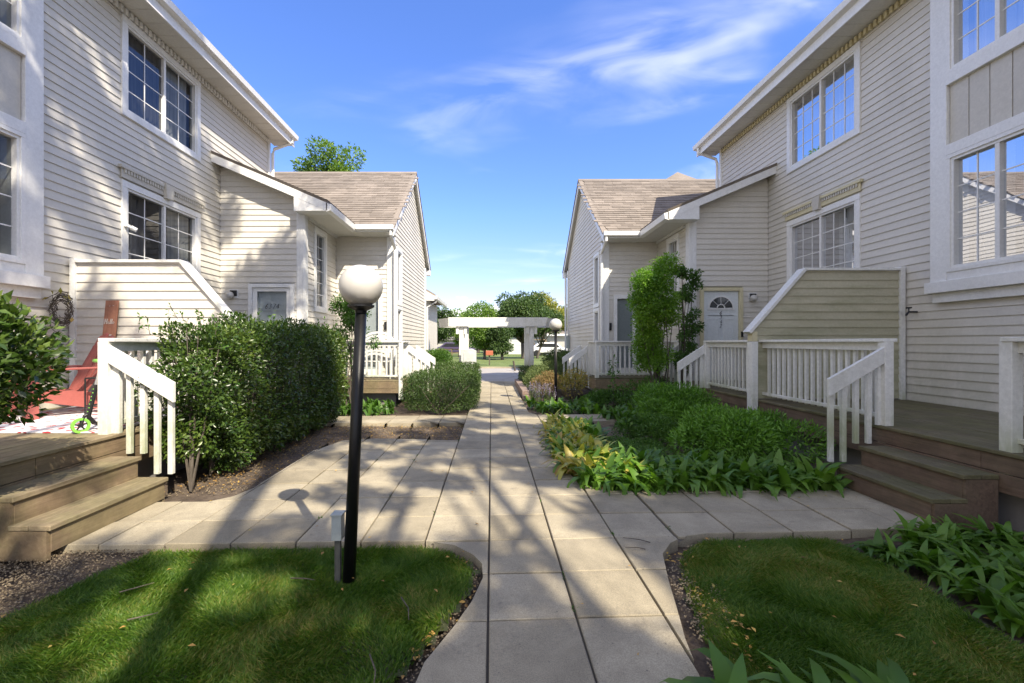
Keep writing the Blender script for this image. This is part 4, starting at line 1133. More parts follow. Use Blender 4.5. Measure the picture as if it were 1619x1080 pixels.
def deck(s, T, y_lo, st1, st2, wood, fas, label, part_y):
    root = thing('wooden_deck', label, 'deck', T(4.8, 5, 0), 'wooden decks with white railings')
    EX = 3.75
    # deck boards along y
    x = EX - .02; k = 0
    while x < 5.93:
        b = B(); p = T(x + .003, y_lo, F_ - .03); q = T(min(x + .137, 5.95), 9.30, F_ + random.uniform(-.0015, .0015)); b.box(p[0], q[0], p[1], q[1], p[2], q[2])
        b.build('deck_board', M[wood], root, bevel=.004); x += .14; k += 1
    # fascia boards, split around the stairs
    def fb(y0, y1):
        for z0, z1 in ((F_ - .17, F_ - .034), (F_ - .325, F_ - .176)):
            yy = y0
            while yy < y1 - .05:
                ye = min(yy + 2.4, y1)
                p = T(EX, yy + .002, z0); q = T(EX + .035, ye - .002, z1)
                B().box(p[0], q[0], p[1], q[1], p[2], q[2]).build('fascia_board', M[fas], root, bevel=.003); yy = ye
    for y0, y1 in ((y_lo, 9.30),): fb(y0, y1)
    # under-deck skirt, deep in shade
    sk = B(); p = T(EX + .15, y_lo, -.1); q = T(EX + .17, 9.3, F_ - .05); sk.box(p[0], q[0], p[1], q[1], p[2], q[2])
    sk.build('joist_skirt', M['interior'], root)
    for (y0, y1) in (st1, st2):
        for (xa, xb, z) in ((3.47, EX - .005, .38), (3.22, 3.50, .19)):
            # treads: two boards each
            w = (xb - xa) / 2
            for j in range(2):
                p = T(xa + j * w + .003 - (.012 if j == 0 else 0), y0, z - .036); q = T(xa + (j + 1) * w - .003, y1, z)
                B().box(p[0], q[0], p[1], q[1], p[2], q[2]).build('tread_board', M[wood], root, bevel=.005)
            p = T(xa + .01, y0 + .03, z - .19 + (.0 if z > .3 else .002)); q = T(xa + .035, y1 - .03, z - .038)
            B().box(p[0], q[0], p[1], q[1], p[2], q[2]).build('riser_board', M[fas], root, bevel=.002)
        for yy in (y0 + .005, y1 - .04):
            pts = [(3.24, -.05), (3.24, .15), (3.485, .152), (3.485, .342), (EX - .01, .342), (EX - .01, -.05)]
            B().prism([T(a, yy, z) for a, z in pts], (0, .03, 0)).build('stringer', M[fas], root)
    RX = EX + .08
    steps = ((3.21, .19), (3.47, .38), (EX, F_))
    fc = -.072 if s > 0 else 0
    rail_run(root, T, RX, y_lo, RX, st1[0] - .02, posts=(1,), post_low=.25, face=fc)
    rail_run(root, T, RX, st1[1] + .08, RX, st2[0] - .08, posts=(0, .60, 1) if s > 0 else (0, .5, 1), post_low=.10, face=fc)
    rail_run(root, T, RX, st2[1] + .08, RX, 9.25, posts=(0,), post_low=.2, face=fc)
    stair_rail(root, T, st1[1] + .06, EX + .06, 3.20, 1.40, 1.05, steps)
    stair_rail(root, T, st2[0] - .06, EX + .02, 3.26, 1.38, 1.05, steps)
    stair_rail(root, T, st2[1] + .06, EX + .02, 3.26, 1.38, 1.05, steps)
    # privacy partition
    pw = thing('privacy_wall', ('mossy' if s > 0 else 'clean') + ' sided privacy wall with a sloping end standing on the %s deck' % ('right' if s > 0 else 'left'), 'partition', T(4.8, part_y, F_), 'privacy walls between decks')
    zt, x1, x2, z2 = 2.50, 4.45, (3.66 if s > 0 else 3.74), (1.60 if s > 0 else 1.68)
    fp = fr_front(T, part_y)
    sl = (zt - z2) / (x1 - x2)
    def ufun(z):
        return ((x2 if z < z2 else min(x2 + (z - z2) / sl, x1)), 5.86)
    mt = 'siding_moss' if s > 0 else 'siding'
    siding(pw, fp, x2, 5.86, F_ + .02, zt, (), mt, ufun)
    b = B(); b.prism([T(x2, part_y, F_), T(5.95, part_y, F_), T(5.95, part_y, zt), T(x1, part_y, zt), T(x2, part_y, z2)], (0, .09, 0)); b.build('core', M['backing'], pw)
    b = B().fbox(fp, 5.86, 5.93, -.09, .045, F_, zt + .06); b.build('end_post', M['white_rail'], pw, bevel=.004)
    b = B().fbox(fp, x1 - .02, 5.855, -.12, .05, zt + .002, zt + .04); b.build('top_cap', M['white_rail'], pw, bevel=.004)
    nx, nz = -(zt - z2), (x1 - x2); ln = math.hypot(nx, nz); nx, nz = nx / ln * .045, nz / ln * .045
    b = B(); b.prism([T(x2 - .04, part_y - .055, z2 - .045), T(x1, part_y - .055, zt), T(x1 + nx, part_y - .055, zt + nz), T(x2 - .04 + nx, part_y - .055, z2 - .045 + nz)], (0, .17, 0)); b.build('sloping_cap', M['white_rail'], pw, bevel=.004)
    b = B().fbox(fp, x2 - .01, x2 + .07, -.095, .03, 1.44, z2 - .01); b.build('end_post', M['white_rail'] if s < 0 else M['cream'], pw, bevel=.004)
    b = B().fbox(fp, x2 - .015, x2 + .075, -.1, .035, .12, 1.437); b.build('end_post', M['white_rail'], pw, bevel=.004)
    return root, pw

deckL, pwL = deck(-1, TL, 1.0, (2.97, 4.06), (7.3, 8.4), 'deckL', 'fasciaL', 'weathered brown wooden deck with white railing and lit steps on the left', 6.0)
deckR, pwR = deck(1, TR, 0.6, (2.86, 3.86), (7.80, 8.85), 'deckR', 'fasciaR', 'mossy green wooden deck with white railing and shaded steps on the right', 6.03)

def porch(s, T):
    root = thing('porch_deck', 'small %s porch deck with white railing before the gabled house' % ('left' if s < 0 else 'right'), 'deck', T(3, 11, 0), 'porch decks of the gabled houses')
    PX, PY = 2.27, 10.10
    wood, fas = ('deckL', 'fasciaL') if s < 0 else ('deckR', 'fasciaL')
    y = PY
    while y < 12.3:
        xe = 4.18 if y < 11.2 else 2.72
        p = T(PX, y + .003, F_ - .03); q = T(xe, y + .137, F_); B().box(p[0], q[0], p[1], q[1], p[2], q[2]).build('deck_board', M[wood], root, bevel=.003); y += .14
    for z0, z1 in ((F_ - .20, F_ - .036), (F_ - .30, F_ - .205)):
        p = T(PX + .03, PY, z0); q = T(4.18, PY + .03, z1); B().box(p[0], q[0], p[1], q[1], p[2], q[2]).build('fascia_board', M[fas], root, bevel=.003)
        p = T(PX, PY, z0); q = T(PX + .028, 12.3, z1); B().box(p[0], q[0], p[1], q[1], p[2], q[2]).build('fascia_board', M[fas], root, bevel=.003)
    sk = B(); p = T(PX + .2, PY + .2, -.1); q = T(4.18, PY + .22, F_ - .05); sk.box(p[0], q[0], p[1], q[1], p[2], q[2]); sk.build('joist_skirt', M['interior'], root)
    rail_run(root, T, PX + .05, PY + .05, 4.15, PY + .05, posts=(0, 1), post_low=.12, face=0 if s > 0 else -.072)
    rail_run(root, T, PX + .05, PY + .12, PX + .05, 10.85, posts=(1,), post_low=.25)
    for (xa, xb, z) in ((PX - .28, PX - .005, .38), (PX - .54, PX - .26, .19)):
        p = T(xa, 10.95, z - .036); q = T(xb, 11.95, z); B().box(p[0], q[0], p[1], q[1], p[2], q[2]).build('tread_board', M[wood], root, bevel=.004)
        p = T(xa + .01, 10.97, z - .19); q = T(xa + .035, 11.93, z - .038); B().box(p[0], q[0], p[1], q[1], p[2], q[2]).build('riser_board', M[fas], root)
    st = ((PX - .54, .19), (PX - .28, .38), (PX, F_))
    stair_rail(root, T, 10.93, PX + .03, PX - .50, 1.37, 1.0, st)
    stair_rail(root, T, 12.0, PX + .03, PX - .50, 1.37, 1.0, st)
    return root
porch(-1, TL); porch(1, TR)

# ------------------------------------------------------------ globe lamps
def globe_lamp(loc, H, rglobe, rpost, label, lean, box_=False):
    t = thing('globe_lamp', label, 'lamp post', loc, 'globe lamp posts')
    x, y, z = loc; top = Vector((x + lean, y, H - rglobe * 1.9))
    B().tube([(x, y, -.06), top], [rpost * 1.06, rpost * .92], 20).build('post', M['blackpaint'], t, smooth=True)
    B().lathe(top, [(rpost * .9, -.02), (rpost * .98, 0), (rglobe * .50, .014), (rglobe * .60, .022), (rglobe * .60, .034), (rglobe * .4, .036)], 24).build('fitter', M['blackpaint'], t, smooth=False)
    b = B().lathe(top + Vector((0, 0, .028 + rglobe * .93)), [(math.sin(math.pi * k / 24) * rglobe, -math.cos(math.pi * k / 24) * rglobe * .98) for k in range(25)], 36)
    b.build('globe', M['globe'], t, smooth=True)
    return t
globe_lamp((-0.87, 2.70, 0), 1.865, .131, .036, 'tall black lamp post with a white globe standing in the near grass', .075)
globe_lamp((1.51, 10.4, 0), 1.96, .148, .035, 'more distant black lamp post with a white globe in the right bed', 0.0)
jb = thing('junction_box', 'small grey electrical box on a stake beside the near lamp post', 'utility box', (-0.965, 2.70, 0))
B().box(-.965, -.905, 2.665, 2.735, .225, .375).build('box', M['greybox'], jb, bevel=.004)
B().box(-.97, -.90, 2.66, 2.74, .375, .385).build('lid', M['greybox'], jb, bevel=.002)
B().box(-.955, -.92, 2.69, 2.72, -.05, .225).build('stake', mat_wood('grey_stake_wood', (.05, .05, .045), (.10, .10, .085), (.16, .155, .14), 'z'), jb, bevel=.003)

# ------------------------------------------------------------ furniture on the left deck
M['redpaint'] = mat_painted('faded_red_paint', (0.36, 0.10, 0.085), (0.25, 0.07, 0.06), 0.5, 0.55, 5)
ch = thing('adirondack_chair', 'faded red adirondack chair on the left deck', 'chair', (-5.0, 5.1, F_))
a_ = rad(-28)
def CH(x, y, z):   # chair local: +y is the facing direction
    c, s_ = math.cos(a_), math.sin(a_)
    yy = -y
    return (-5.12 + x * c - yy * s_, 5.3 + x * s_ + yy * c, F_ + z)
def cbox(b, x0, x1, y0, y1, z0, z1):
    return b.hexa([CH(x0, y0, z0), CH(x1, y0, z0), CH(x1, y1, z0), CH(x0, y1, z0), CH(x0, y0, z1), CH(x1, y0, z1), CH(x1, y1, z1), CH(x0, y1, z1)])
for k in range(5):       # seat slats
    y = .38 - k * .105; z = .36 - k * .022
    cbox(B(), -.27, .27, y - .095, y, z - .02, z).build('seat_slat', M['redpaint'], ch, bevel=.004)
for k in range(5):       # fanned back slats
    xb = (k - 2) * .098; xt = (k - 2) * .135; hh = .95 - .035 * (k - 2) ** 2
    b = B(); w = .045; wt = .06
    p = [(xb - w, -.12, .27), (xb + w, -.12, .27), (xt + wt, -.40, hh), (xt, -.405, hh + .025), (xt - wt, -.40, hh)]
    f = [CH(*q) for q in p]
    b.prism(f, Vector(CH(0, -.02, .006)) - Vector(CH(0, 0, 0))); b.build('back_slat', M['redpaint'], ch)
for sx in (-1, 1):
    cbox(B(), sx * .36 - .07, sx * .36 + .07, -.28, .46, .54, .562).build('arm', M['redpaint'], ch, bevel=.006)
    cbox(B(), sx * .31 - .015, sx * .31 + .055, .32, .44, 0, .54).build('leg', M['redpaint'], ch, bevel=.004)
    b = B(); b.prism([CH(sx * .29, .40, .34), CH(sx * .29, .40, .22), CH(sx * .29, -.42, .0), CH(sx * .29, -.50, .0), CH(sx * .29, -.30, .24)], Vector(CH(.02, 0, 0)) - Vector(CH(0, 0, 0))); b.build('side_rail', M['redpaint'], ch)
    cbox(B(), sx * .31 - .015, sx * .31 + .02, -.30, -.24, .05, .54).build('rear_brace', M['redpaint'], ch)

# patterned rug
m, t, b = new_mat('red_white_rug')
p = world_pos(t, (1, 1, 1))
v = t.nodes.new('ShaderNodeTexVoronoi'); v.inputs['Scale'].default_value = 9; t.links.new(p, v.inputs['Vector'])
n_ = noise(t, p, 11, 4, 0.6, 1.5)
f = mrange(t, nmath(t, 'ADD', nmath(t, 'MULTIPLY', v.outputs['Distance'], .6), nmath(t, 'MULTIPLY', n_, .6)), .46, .54)
col = mix(t, f, (0.42, 0.035, 0.05), (0.70, 0.68, 0.70))
col = mix(t, mrange(t, noise(t, p, 5, 3), .58, .66), col, (0.5, 0.48, 0.52))
t.links.new(col, b.inputs['Base Color']); b.inputs['Roughness'].default_value = .95
M['rug'] = m
tag(B().box(-5.5, -3.62, 4.15, 5.85, F_ + .003, F_ + .013).build('rug', M['rug']), 'red and white patterned outdoor rug on the left deck', 'rug')

# kick scooter
sc = thing('kick_scooter', 'small kick scooter with lime green wheels and grips parked by the deck railing', 'scooter', (-3.84, 4.16, F_))
M['lime'] = mat_plain('lime_rubber', (0.20, 0.52, 0.08), 0.5)
M['alu'] = mat_plain('brushed_aluminium', (0.6, 0.6, 0.62), 0.35, .8)
def wheel(cn, ax, r, nm):
    b = B(); cn = Vector(cn); ax = Vector(ax).normalized(); u = Vector((0, 0, 1)); w = ax.cross(u)
    N = 20; ring = [(r, -.012), (r * 1.0, .012), (r * .68, .012), (r * .68, -.012)]
    for k in range(N):
        for q in range(4):
            pts = []
            for (kk, qq) in ((k, q), (k + 1, q), (k + 1, (q + 1) % 4), (k, (q + 1) % 4)):
                an = 2 * math.pi * kk / N; rr, o = ring[qq]; pts.append(cn + (u * math.cos(an) + w * math.sin(an)) * rr + ax * o)
            b.poly(pts)
    wh = b.build(nm, M['lime'], sc)
    h_ = B()
    for k in range(5):
        an = 2 * math.pi * k / 5; d_ = u * math.cos(an) + w * math.sin(an); h_.tube([cn, cn + d_ * r * .7], .008, 6)
    h_.tube([cn - ax * .015, cn + ax * .015], .02, 10); h_.build('hub', M['dark'], wh)
fw, bw_ = Vector((-3.86, 4.16, F_ + .072)), Vector((-3.60, 4.62, F_ + .072))
dirv = (bw_ - fw).normalized(); axv = Vector((-dirv.y, dirv.x, 0))
wheel(fw, axv, .072, 'wheel'); wheel(bw_, axv, .072, 'wheel')
st0 = fw + dirv * .06 + Vector((0, 0, .10)); st1 = st0 + Vector((0, 0, .50)) + dirv * .10
B().tube([fw + Vector((0, 0, .0)), fw + dirv * .03 + Vector((0, 0, .09)), st0], .014, 8).build('fork', M['dark'], sc)
m_col = B().tube([st0, st0 + (st1 - st0) * .55], .021, 10).build('stem', M['dark'], sc)
dots = B()
for k in range(7):
    q = st0 + (st1 - st0) * (.05 + .07 * k); dots.lathe(q + axv * (.0) + Vector((0.004 * (k % 2), -.018, 0)), [(0, -.006), (.005, -.004), (.006, 0), (.005, .004), (0, .006)], 8)
dots.build('stem_dots', M['lime'], m_col)
B().tube([st0 + (st1 - st0) * .55, st1], .013, 10).build('upper_stem', M['alu'], sc)
B().tube([st1 - axv * .17, st1 + axv * .17], .010, 8).build('handlebar', M['alu'], sc)
for q in (-1, 1): B().tube([st1 + axv * .17 * q, st1 + axv * .06 * q], .018, 10).build('grip', M['lime'], sc)
dk = B(); a0 = fw + dirv * .10; a1 = bw_ - dirv * .03; up = Vector((0, 0, 1))
dk.hexa([a0 - axv * .045 - up * .01, a1 - axv * .045 - up * .01, a1 + axv * .045 - up * .01, a0 + axv * .045 - up * .01, a0 - axv * .045 + up * .015, a1 - axv * .045 + up * .015, a1 + axv * .045 + up * .015, a0 + axv * .045 + up * .015])
dk.build('footboard', M['dark'], sc)
B().tube([a0 + up * .01, st0 - up * .03, st0], .020, 8).build('neck', M['dark'], sc)

# wooden porch sign leaning on the partition
sg = thing('porch_sign', 'tall reddish wooden welcome sign leaning on the left privacy wall', 'sign', (-5.06, 5.9, F_))
M['signwood'] = mat_wood('sign_wood', (0.30, 0.12, 0.07), (0.42, 0.19, 0.12), (0.50, 0.26, 0.17), 'z')
def SG(x, z, n=0):   # x across (m from centre), z height, n in front
    return (-5.14 + x + z * .03, 5.84 + z * .075 - n, F_ + z)
b = B().hexa([SG(-.085, 0), SG(.085, 0), SG(.085, 0, -.02), SG(-.085, 0, -.02), SG(-.085, 1.42), SG(.085, 1.42), SG(.085, 1.42, -.02), SG(-.085, 1.42, -.02)])
b.build('board', M['signwood'], sg, bevel=.003)
M['signpaint'] = mat_plain('white_sign_paint', (0.66, 0.6, 0.54), 0.7, var=.35, scale=25)
def stroke(b, pts, w=.007): b.tube([SG(x, z, .004) for x, z in pts], w, 5)
lt = B()
x0 = -.068; z0 = 1.10       # small script "Hello" running across
stroke(lt, [(x0, z0), (x0 + .008, z0 + .07)]); stroke(lt, [(x0 + .028, z0), (x0 + .036, z0 + .07)]); stroke(lt, [(x0, z0 + .033), (x0 + .034, z0 + .037)])
stroke(lt, [(x0 + .045, z0 + .018), (x0 + .065, z0 + .024), (x0 + .056, z0 + .037), (x0 + .044, z0 + .02), (x0 + .052, z0), (x0 + .066, z0 + .006)], .004)
stroke(lt, [(x0 + .075, z0), (x0 + .083, z0 + .07)], .005); stroke(lt, [(x0 + .093, z0), (x0 + .101, z0 + .07)], .005)
stroke(lt, [(x0 + .118, z0), (x0 + .108, z0 + .015), (x0 + .118, z0 + .034), (x0 + .130, z0 + .018), (x0 + .118, z0)], .004)
lt.build('lettering', M['signpaint'], sg)
def capital(ch_, zc):
    b = B(); w, h = .04, .11
    S = {'F': [[(-w, 0), (-w, h)], [(-w, h), (w, h)], [(-w, h * .52), (w * .6, h * .52)], [(-w * 1.5, 0), (-w * .4, 0)]],
         'A': [[(-w, 0), (0, h), (w, 0)], [(-w * .5, h * .4), (w * .5, h * .4)]],
         'L': [[(-w, h), (-w, 0), (w, 0)]]}[ch_]
    for s_ in S: stroke(b, [(x, z + zc) for x, z in s_], .011)
    b.build('lettering', M['signpaint'], sg)
for ch_, zc in (('F', .84), ('A', .62), ('L', .40), ('L', .18)): capital(ch_, zc)
b = B(); stroke(b, [(-.02, 1.34), (-.02, 1.345)], .008); stroke(b, [(.03, 1.345), (.03, 1.35)], .008); b.build('screw_heads', M['signpaint'], sg)

# twig wreath on the wall at the partition corner
wr = thing('twig_wreath', 'dark twig wreath with yellow leaves hanging at the left wall corner', 'wreath', (-5.55, 5.70, 1.86))
b = B()
for k in range(70):
    a0 = random.uniform(0, 6.28); r0 = random.gauss(.17, .035); pts = []
    for q in range(5):
        a = a0 + q * .35; pts.append((-5.50 + math.cos(a) * r0 * 1.0, 5.66 + random.uniform(-.04, .04) - .05 * math.cos(a), 1.84 + math.sin(a) * r0))
        r0 += random.uniform(-.02, .02)
    b.tube(pts, .004, 4)
b.build('twigs', M['bark'], wr)
pts = np.array([[-5.50 + math.cos(a) * .2, 5.62, 1.84 + math.sin(a) * .2] for a in (1.2, 1.4, 1.9, 2.2, .6, .8, 5.8)])
V, F = leaf_batch(pts, RS.normal(size=(len(pts), 3)), np.full(len(pts), .09), .5); npmesh('leaves', V, F, M['gold'], wr)

# small black wire plant stand, and a pointed white picket ornament on the deck
ps = thing('plant_stand', 'thin black metal stand between the red chair and the railing', 'stand', (-4.55, 5.2, F_))
b = B()
for (x, y) in ((-4.68, 5.1), (-4.36, 5.1), (-4.68, 5.4), (-4.36, 5.4)): b.tube([(x, y, F_), (x, y, F_ + .44)], .009, 6)
for z in (F_ + .44, F_ + .12):
    b.tube([(-4.68, 5.1, z), (-4.36, 5.1, z), (-4.36, 5.4, z), (-4.68, 5.4, z), (-4.68, 5.1, z)], .009, 6)
b.build('frame', M['dark'], ps)
B().box(-4.67, -4.37, 5.11, 5.39, F_ + .43, F_ + .438).build('shelf', M['dark'], ps)
pk = thing('picket_ornament', 'white pointed picket ornament with small dark marks behind the left stair rail', 'ornament', (-3.75, 4.75, F_))
for k in range(2):
    y0 = 4.55 + k * .2; b = B(); b.prism([(-3.74, y0, F_), (-3.74, y0 + .15, F_), (-3.74, y0 + .15, F_ + .66), (-3.74, y0 + .075, F_ + .76), (-3.74, y0, F_ + .66)], (-.02, 0, 0)); b.build('picket', M['white_rail'], pk)
    b = B()
    for z in (.3, .42, .5): b.lathe((-3.733, y0 + .075, F_ + z), [(0, -.02), (.012, 0), (0, .02)], 8)
    b.build('marks', M['dark'], pk)

# porch bench with arched slatted backs on the left porch
bn = thing('arched_bench', 'white bench with arched slatted backs on the far left porch', 'bench', (-2.9, 10.8, F_))
for j, (yb, hh) in enumerate(((10.85, 1.12), (10.55, .86))):
    for k in range(4):
        b = B(); pts = []
        for q in range(11):
            a = math.pi * q / 10; pts.append((-2.78 + .42 * math.cos(a), yb, F_ + hh - .34 - k * .085 + .30 * math.sin(a)))
        for q in range(10):
            p0, p1 = Vector(pts[q]), Vector(pts[q + 1]); w = Vector((0, 0, .05)); d_ = Vector((0, .02, 0))
            b.hexa([p0, p1, p1 + d_, p0 + d_, p0 + w, p1 + w, p1 + w + d_, p0 + w + d_])
        b.build('arched_slat', M['white_rail'], bn)
for x in (-3.2, -2.36): B().box(x - .03, x + .03, 10.82, 10.88, F_, F_ + .85).build('leg', M['white_rail'], bn)
for x in (-3.2, -2.36): B().box(x - .03, x + .03, 10.40, 10.46, F_, F_ + .62).build('leg', M['white_rail'], bn)
for k in range(4): B().box(-3.2, -2.36, 10.42 + k * .1, 10.51 + k * .1, F_ + .40, F_ + .42).build('seat_slat', M['white_rail'], bn)

# hose bib and security camera
hb = thing('hose_bib', 'dark outdoor tap on the right wall beside the privacy wall', 'tap', (6.15, 6.4, 1.85))
b = B().tube([(6.2, 6.45, 1.87), (6.08, 6.45, 1.87), (6.04, 6.45, 1.82)], .014, 8); b.tube([(6.08, 6.45, 1.87), (6.08, 6.45, 1.92)], .008, 6); b.build('pipe', M['dark'], hb)
b = B().tube([(6.08, 6.41, 1.93), (6.08, 6.49, 1.93)], .012, 8); b.tube([(6.05, 6.45, 1.93), (6.11, 6.45, 1.93)], .012, 8); b.build('handle', M['dark'], hb)
cmr = thing('security_camera', 'small white security camera on the lower left window trim', 'camera', (-5.62, 6.9, 3.2))
B().box(-5.70, -5.64, 6.84, 6.92, 3.22, 3.26).build('bracket', M['white'], cmr)
B().tube([(-5.62, 6.90, 3.22), (-5.56, 6.94, 3.18)], .035, 12).build('body', M['white'], cmr)

# ------------------------------------------------------------ pergola and far things
pg = thing('pergola', 'white entrance arbour with a broad beam across the end of the path', 'arbour', (0.25, 17, 0))
bm = B().prism([(-1.60, 16.42, 2.36), (2.10, 16.42, 2.36), (2.00, 16.42, 2.03), (-1.60, 16.42, 2.03)], (0, .09, 0)); bm.build('beam', M['white_rail'], pg, bevel=.006)
B().prism([(2.04, 16.52, 2.36), (2.62, 17.6, 2.36), (2.54, 17.6, 2.03), (1.96, 16.52, 2.03)], (-.07, .04, 0)).build('beam', M['white_rail'], pg)
B().prism([(-1.54, 16.52, 2.36), (-2.12, 17.6, 2.36), (-2.04, 17.6, 2.03), (-1.46, 16.52, 2.03)], (.07, .04, 0)).build('beam', M['white_rail'], pg)
B().box(-2.1, 2.6, 17.6, 17.69, 2.03, 2.34).build('beam', M['white_rail'], pg)
for x in (-1.12, 1.50):
    for (dx, dy, w) in ((0, 0, .085), (.17 if x < 0 else -.17, .12, .085)):
        B().box(x + dx - w, x + dx + w, 16.62 + dy - .09, 16.62 + dy + .09, 0, 2.03).build('post', M['white_rail'], pg, bevel=.006)
    for k in (-1, 1): B().box(x + k * .15 - .05, x + k * .15 + .05, 16.50, 16.54, 1.75, 2.03).build('bracket_block', M['white_rail'], pg)
ub = thing('utility_cabinet', 'pale grey utility cabinet beside the left arbour post', 'cabinet', (-.8, 16.1, 0))
B().prism([(-1.10, 16.0, 0.0), (-.56, 16.0, 0.0), (-.55, 16.0, 1.12), (-.72, 16.0, 1.20), (-1.10, 16.0, 1.18)], (0, .35, 0)).build('body', mat_plain('pale_cabinet_paint', (0.55, 0.57, 0.55), .5, var=.2, scale=4), ub, bevel=.01)
B().box(-1.0, -.64, 15.985, 15.999, .15, 1.05).build('panel', bpy.data.materials['pale_cabinet_paint'], ub, bevel=.004)

M['whitewall'] = mat_plain('pale_far_siding', (0.42, 0.40, 0.36), .7, var=.12, scale=2)
M['darkroof'] = mat_plain('far_roof', (0.20, 0.17, 0.15), .9, var=.25, scale=3)
M['garage'] = mat_plain('white_garage_door', (0.58, 0.58, 0.56), .6, var=.05)
def garage(x0, x1, y, h, label, doors, roofh=1.1, grp='far garages across the road'):
    t = thing('garage', label, 'garage', ((x0 + x1) / 2, y, 0), grp)
    B().box(x0, x1, y, y + 7, 0, h).build('wall', M['whitewall'], t)
    B().prism([(x0 - .4, y - .5, h - .05), (x0 - .4, y + 3.5, h + roofh), (x0 - .4, y + 7.5, h - .05)], (x1 - x0 + .8, 0, 0)).build('roof', M['darkroof'], t)
    B().box(x0 - .4, x1 + .4, y - .53, y - .5, h - .2, h + .02).build('fascia', M['white'], t)
    for a, c in doors:
        d = B(); d.box(a, c, y - .05, y - .01, 0, h * .8)
        dd = d.build('garage_door', M['garage'], t)
        b = B()
        for k in range(1, 4): b.box(a, c, y - .06, y - .051, h * .2 * k, h * .2 * k + .03)
        b.build('door_groove', M['greybox'], dd)
garage(1.1, 6.2, 55, 2.6, 'low white garage behind the dark tree across the road', [(1.5, 3.9), (4.3, 5.9)])
garage(6.6, 16, 50, 2.4, 'pale long house with brown roof at the far right', [(8.6, 9.6)])
garage(4.2, 5.8, 62, 3.8, 'taller grey gabled house peeking over the far garage', [(4.5, 5.4)], 1.5)
mb = thing('road_marker', 'short post with an orange red box on the far lawn', 'mailbox', (-.12, 28, 0))
B().box(-.17, -.09, 27.96, 28.04, 0, .62).build('post', M['bark'], mb)
B().box(-.36, .10, 27.85, 28.15, .62, .92).build('box', mat_plain('orange_red_plastic', (0.42, 0.12, 0.06), .5), mb, bevel=.03)
tag(B().tube([(1.22, 22.6, -.1), (1.12, 22.6, .50)], .05, 8).build('bollard', M['bark']), 'short leaning wooden post at the far road edge', 'post')
sw = thing('swing_set', 'wooden A frame swing set on the far lawn', 'swing set', (5.0, 48, 0))
for x in (4.5, 5.9):
    for dy in (-.7, .7): B().tube([(x + dy * .9, 48 + dy, 0), (x, 48, 1.75)], .05, 6).build('leg', M['fasciaL'], sw)
B().tube([(4.4, 48, 1.75), (6.0, 48, 1.75)], .05, 6).build('crossbar', M['fasciaL'], sw)
b = B().tube([(5.0, 48, 1.75), (5.0, 48, .5)], .012, 4); b.tube([(5.35, 48, 1.75), (5.35, 48, .5)], .012, 4); b.box(4.96, 5.39, 47.9, 48.1, .46, .5); b.build('swing', M['dark'], sw)
def far_car(x, y, paint, label, rot=0):
    t = thing('parked_car', label, 'car', (x, y, 0), 'cars parked far across the lawn')
    prof = [(-2.2, .35), (2.2, .35), (2.25, .75), (1.3, .92), (.75, 1.42), (-1.1, 1.45), (-1.75, .98), (-2.25, .9)]
    B().prism([(x + a, y, z) for a, z in prof], (0, 1.75, 0)).build('body', paint, t, bevel=.08)
    B().prism([(x + a, y - .02, z) for a, z in ((-1.5, .98), (1.05, .95), (.66, 1.34), (-1.0, 1.36))], (0, .02, 0)).build('side_window', M['dark'], t)
    for a in (-1.4, 1.4):
        B().tube([(x + a, y - .03, .33), (x + a, y + .2, .33)], .33, 16).build('wheel', M['dark'], t)
        B().tube([(x + a, y + 1.55, .33), (x + a, y + 1.78, .33)], .33, 16).build('wheel', M['dark'], t)
far_car(6.2, 47, mat_plain('white_car_paint', (.75, .75, .75), .3), 'white car parked in front of the pale far house')
far_car(-4.1, 50, mat_plain('dark_purple_car_paint', (.08, .06, .12), .3), 'dark car parked at the far left beyond the cabinet')
fn = thing('rail_fence', 'low wooden rail fence across the far lawn on the left', 'fence', (-8, 44, 0))
for k in range(12): B().box(-16 + k * 1.2, -15.88 + k * 1.2, 44, 44.1, 0, .9).build('post', M['fasciaL'], fn)
for z in (.35, .7): B().box(-16, -2.7, 44.02, 44.06, z, z + .12).build('rail', M['fasciaL'], fn)
fh_ = thing('far_house', 'pale low building on the horizon at the left of the arbour', 'house', (-12, 75, 0))
B().box(-24, -4.5, 75, 84, 0, 1.9).build('wall', M['whitewall'], fh_)
B().prism([(-24.5, 74.5, 1.85), (-24.5, 79, 2.5), (-24.5, 84.5, 1.85)], (20.5, 0, 0)).build('roof', M['darkroof'], fh_)
# ------------------------------------------------------------ trees
make_tree('maple_tree', (2.9, 40, 0), 6.5, (2.7, 40, 4.0), (3.0, 2.6, 2.2), M['tree_dark'], 'large dark green tree right of centre on the far lawn', seed=2, nleaf=15000, L=.24, trunk_r=.22, blob=.36)
make_tree('maple_tree', (4.2, 40.5, 0), 6, (5.0, 40.5, 3.1), (1.8, 1.6, 1.4), M['tree_dark'], 'low dark crown leaning right behind the right arbour post', seed=21, nleaf=6000, L=.22, trunk_r=.12)
make_tree('maple_tree', (-.6, 38, 0), 4, (-.5, 38, 2.2), (1.7, 1.4, 1.3), M['tree_mid'], 'small light green tree seen beneath the arbour beam', seed=3, nleaf=7000, L=.2, trunk_r=.12)
make_tree('maple_tree', (.9, 37, 0), 3, (.75, 37, 1.9), (1.2, 1.1, 1.6), M['tree_dark'], 'dense dark tree left of the large one under the beam', seed=33, nleaf=7000, L=.2, trunk_r=.12)
make_tree('maple_tree', (-1.9, 62, 0), 8, (-1.9, 62, 4.6), (4.2, 3, 2.6), M['tree_mid'], 'light green tree behind the arbour on the left', seed=4, nleaf=9000, L=.32, trunk_r=.25)
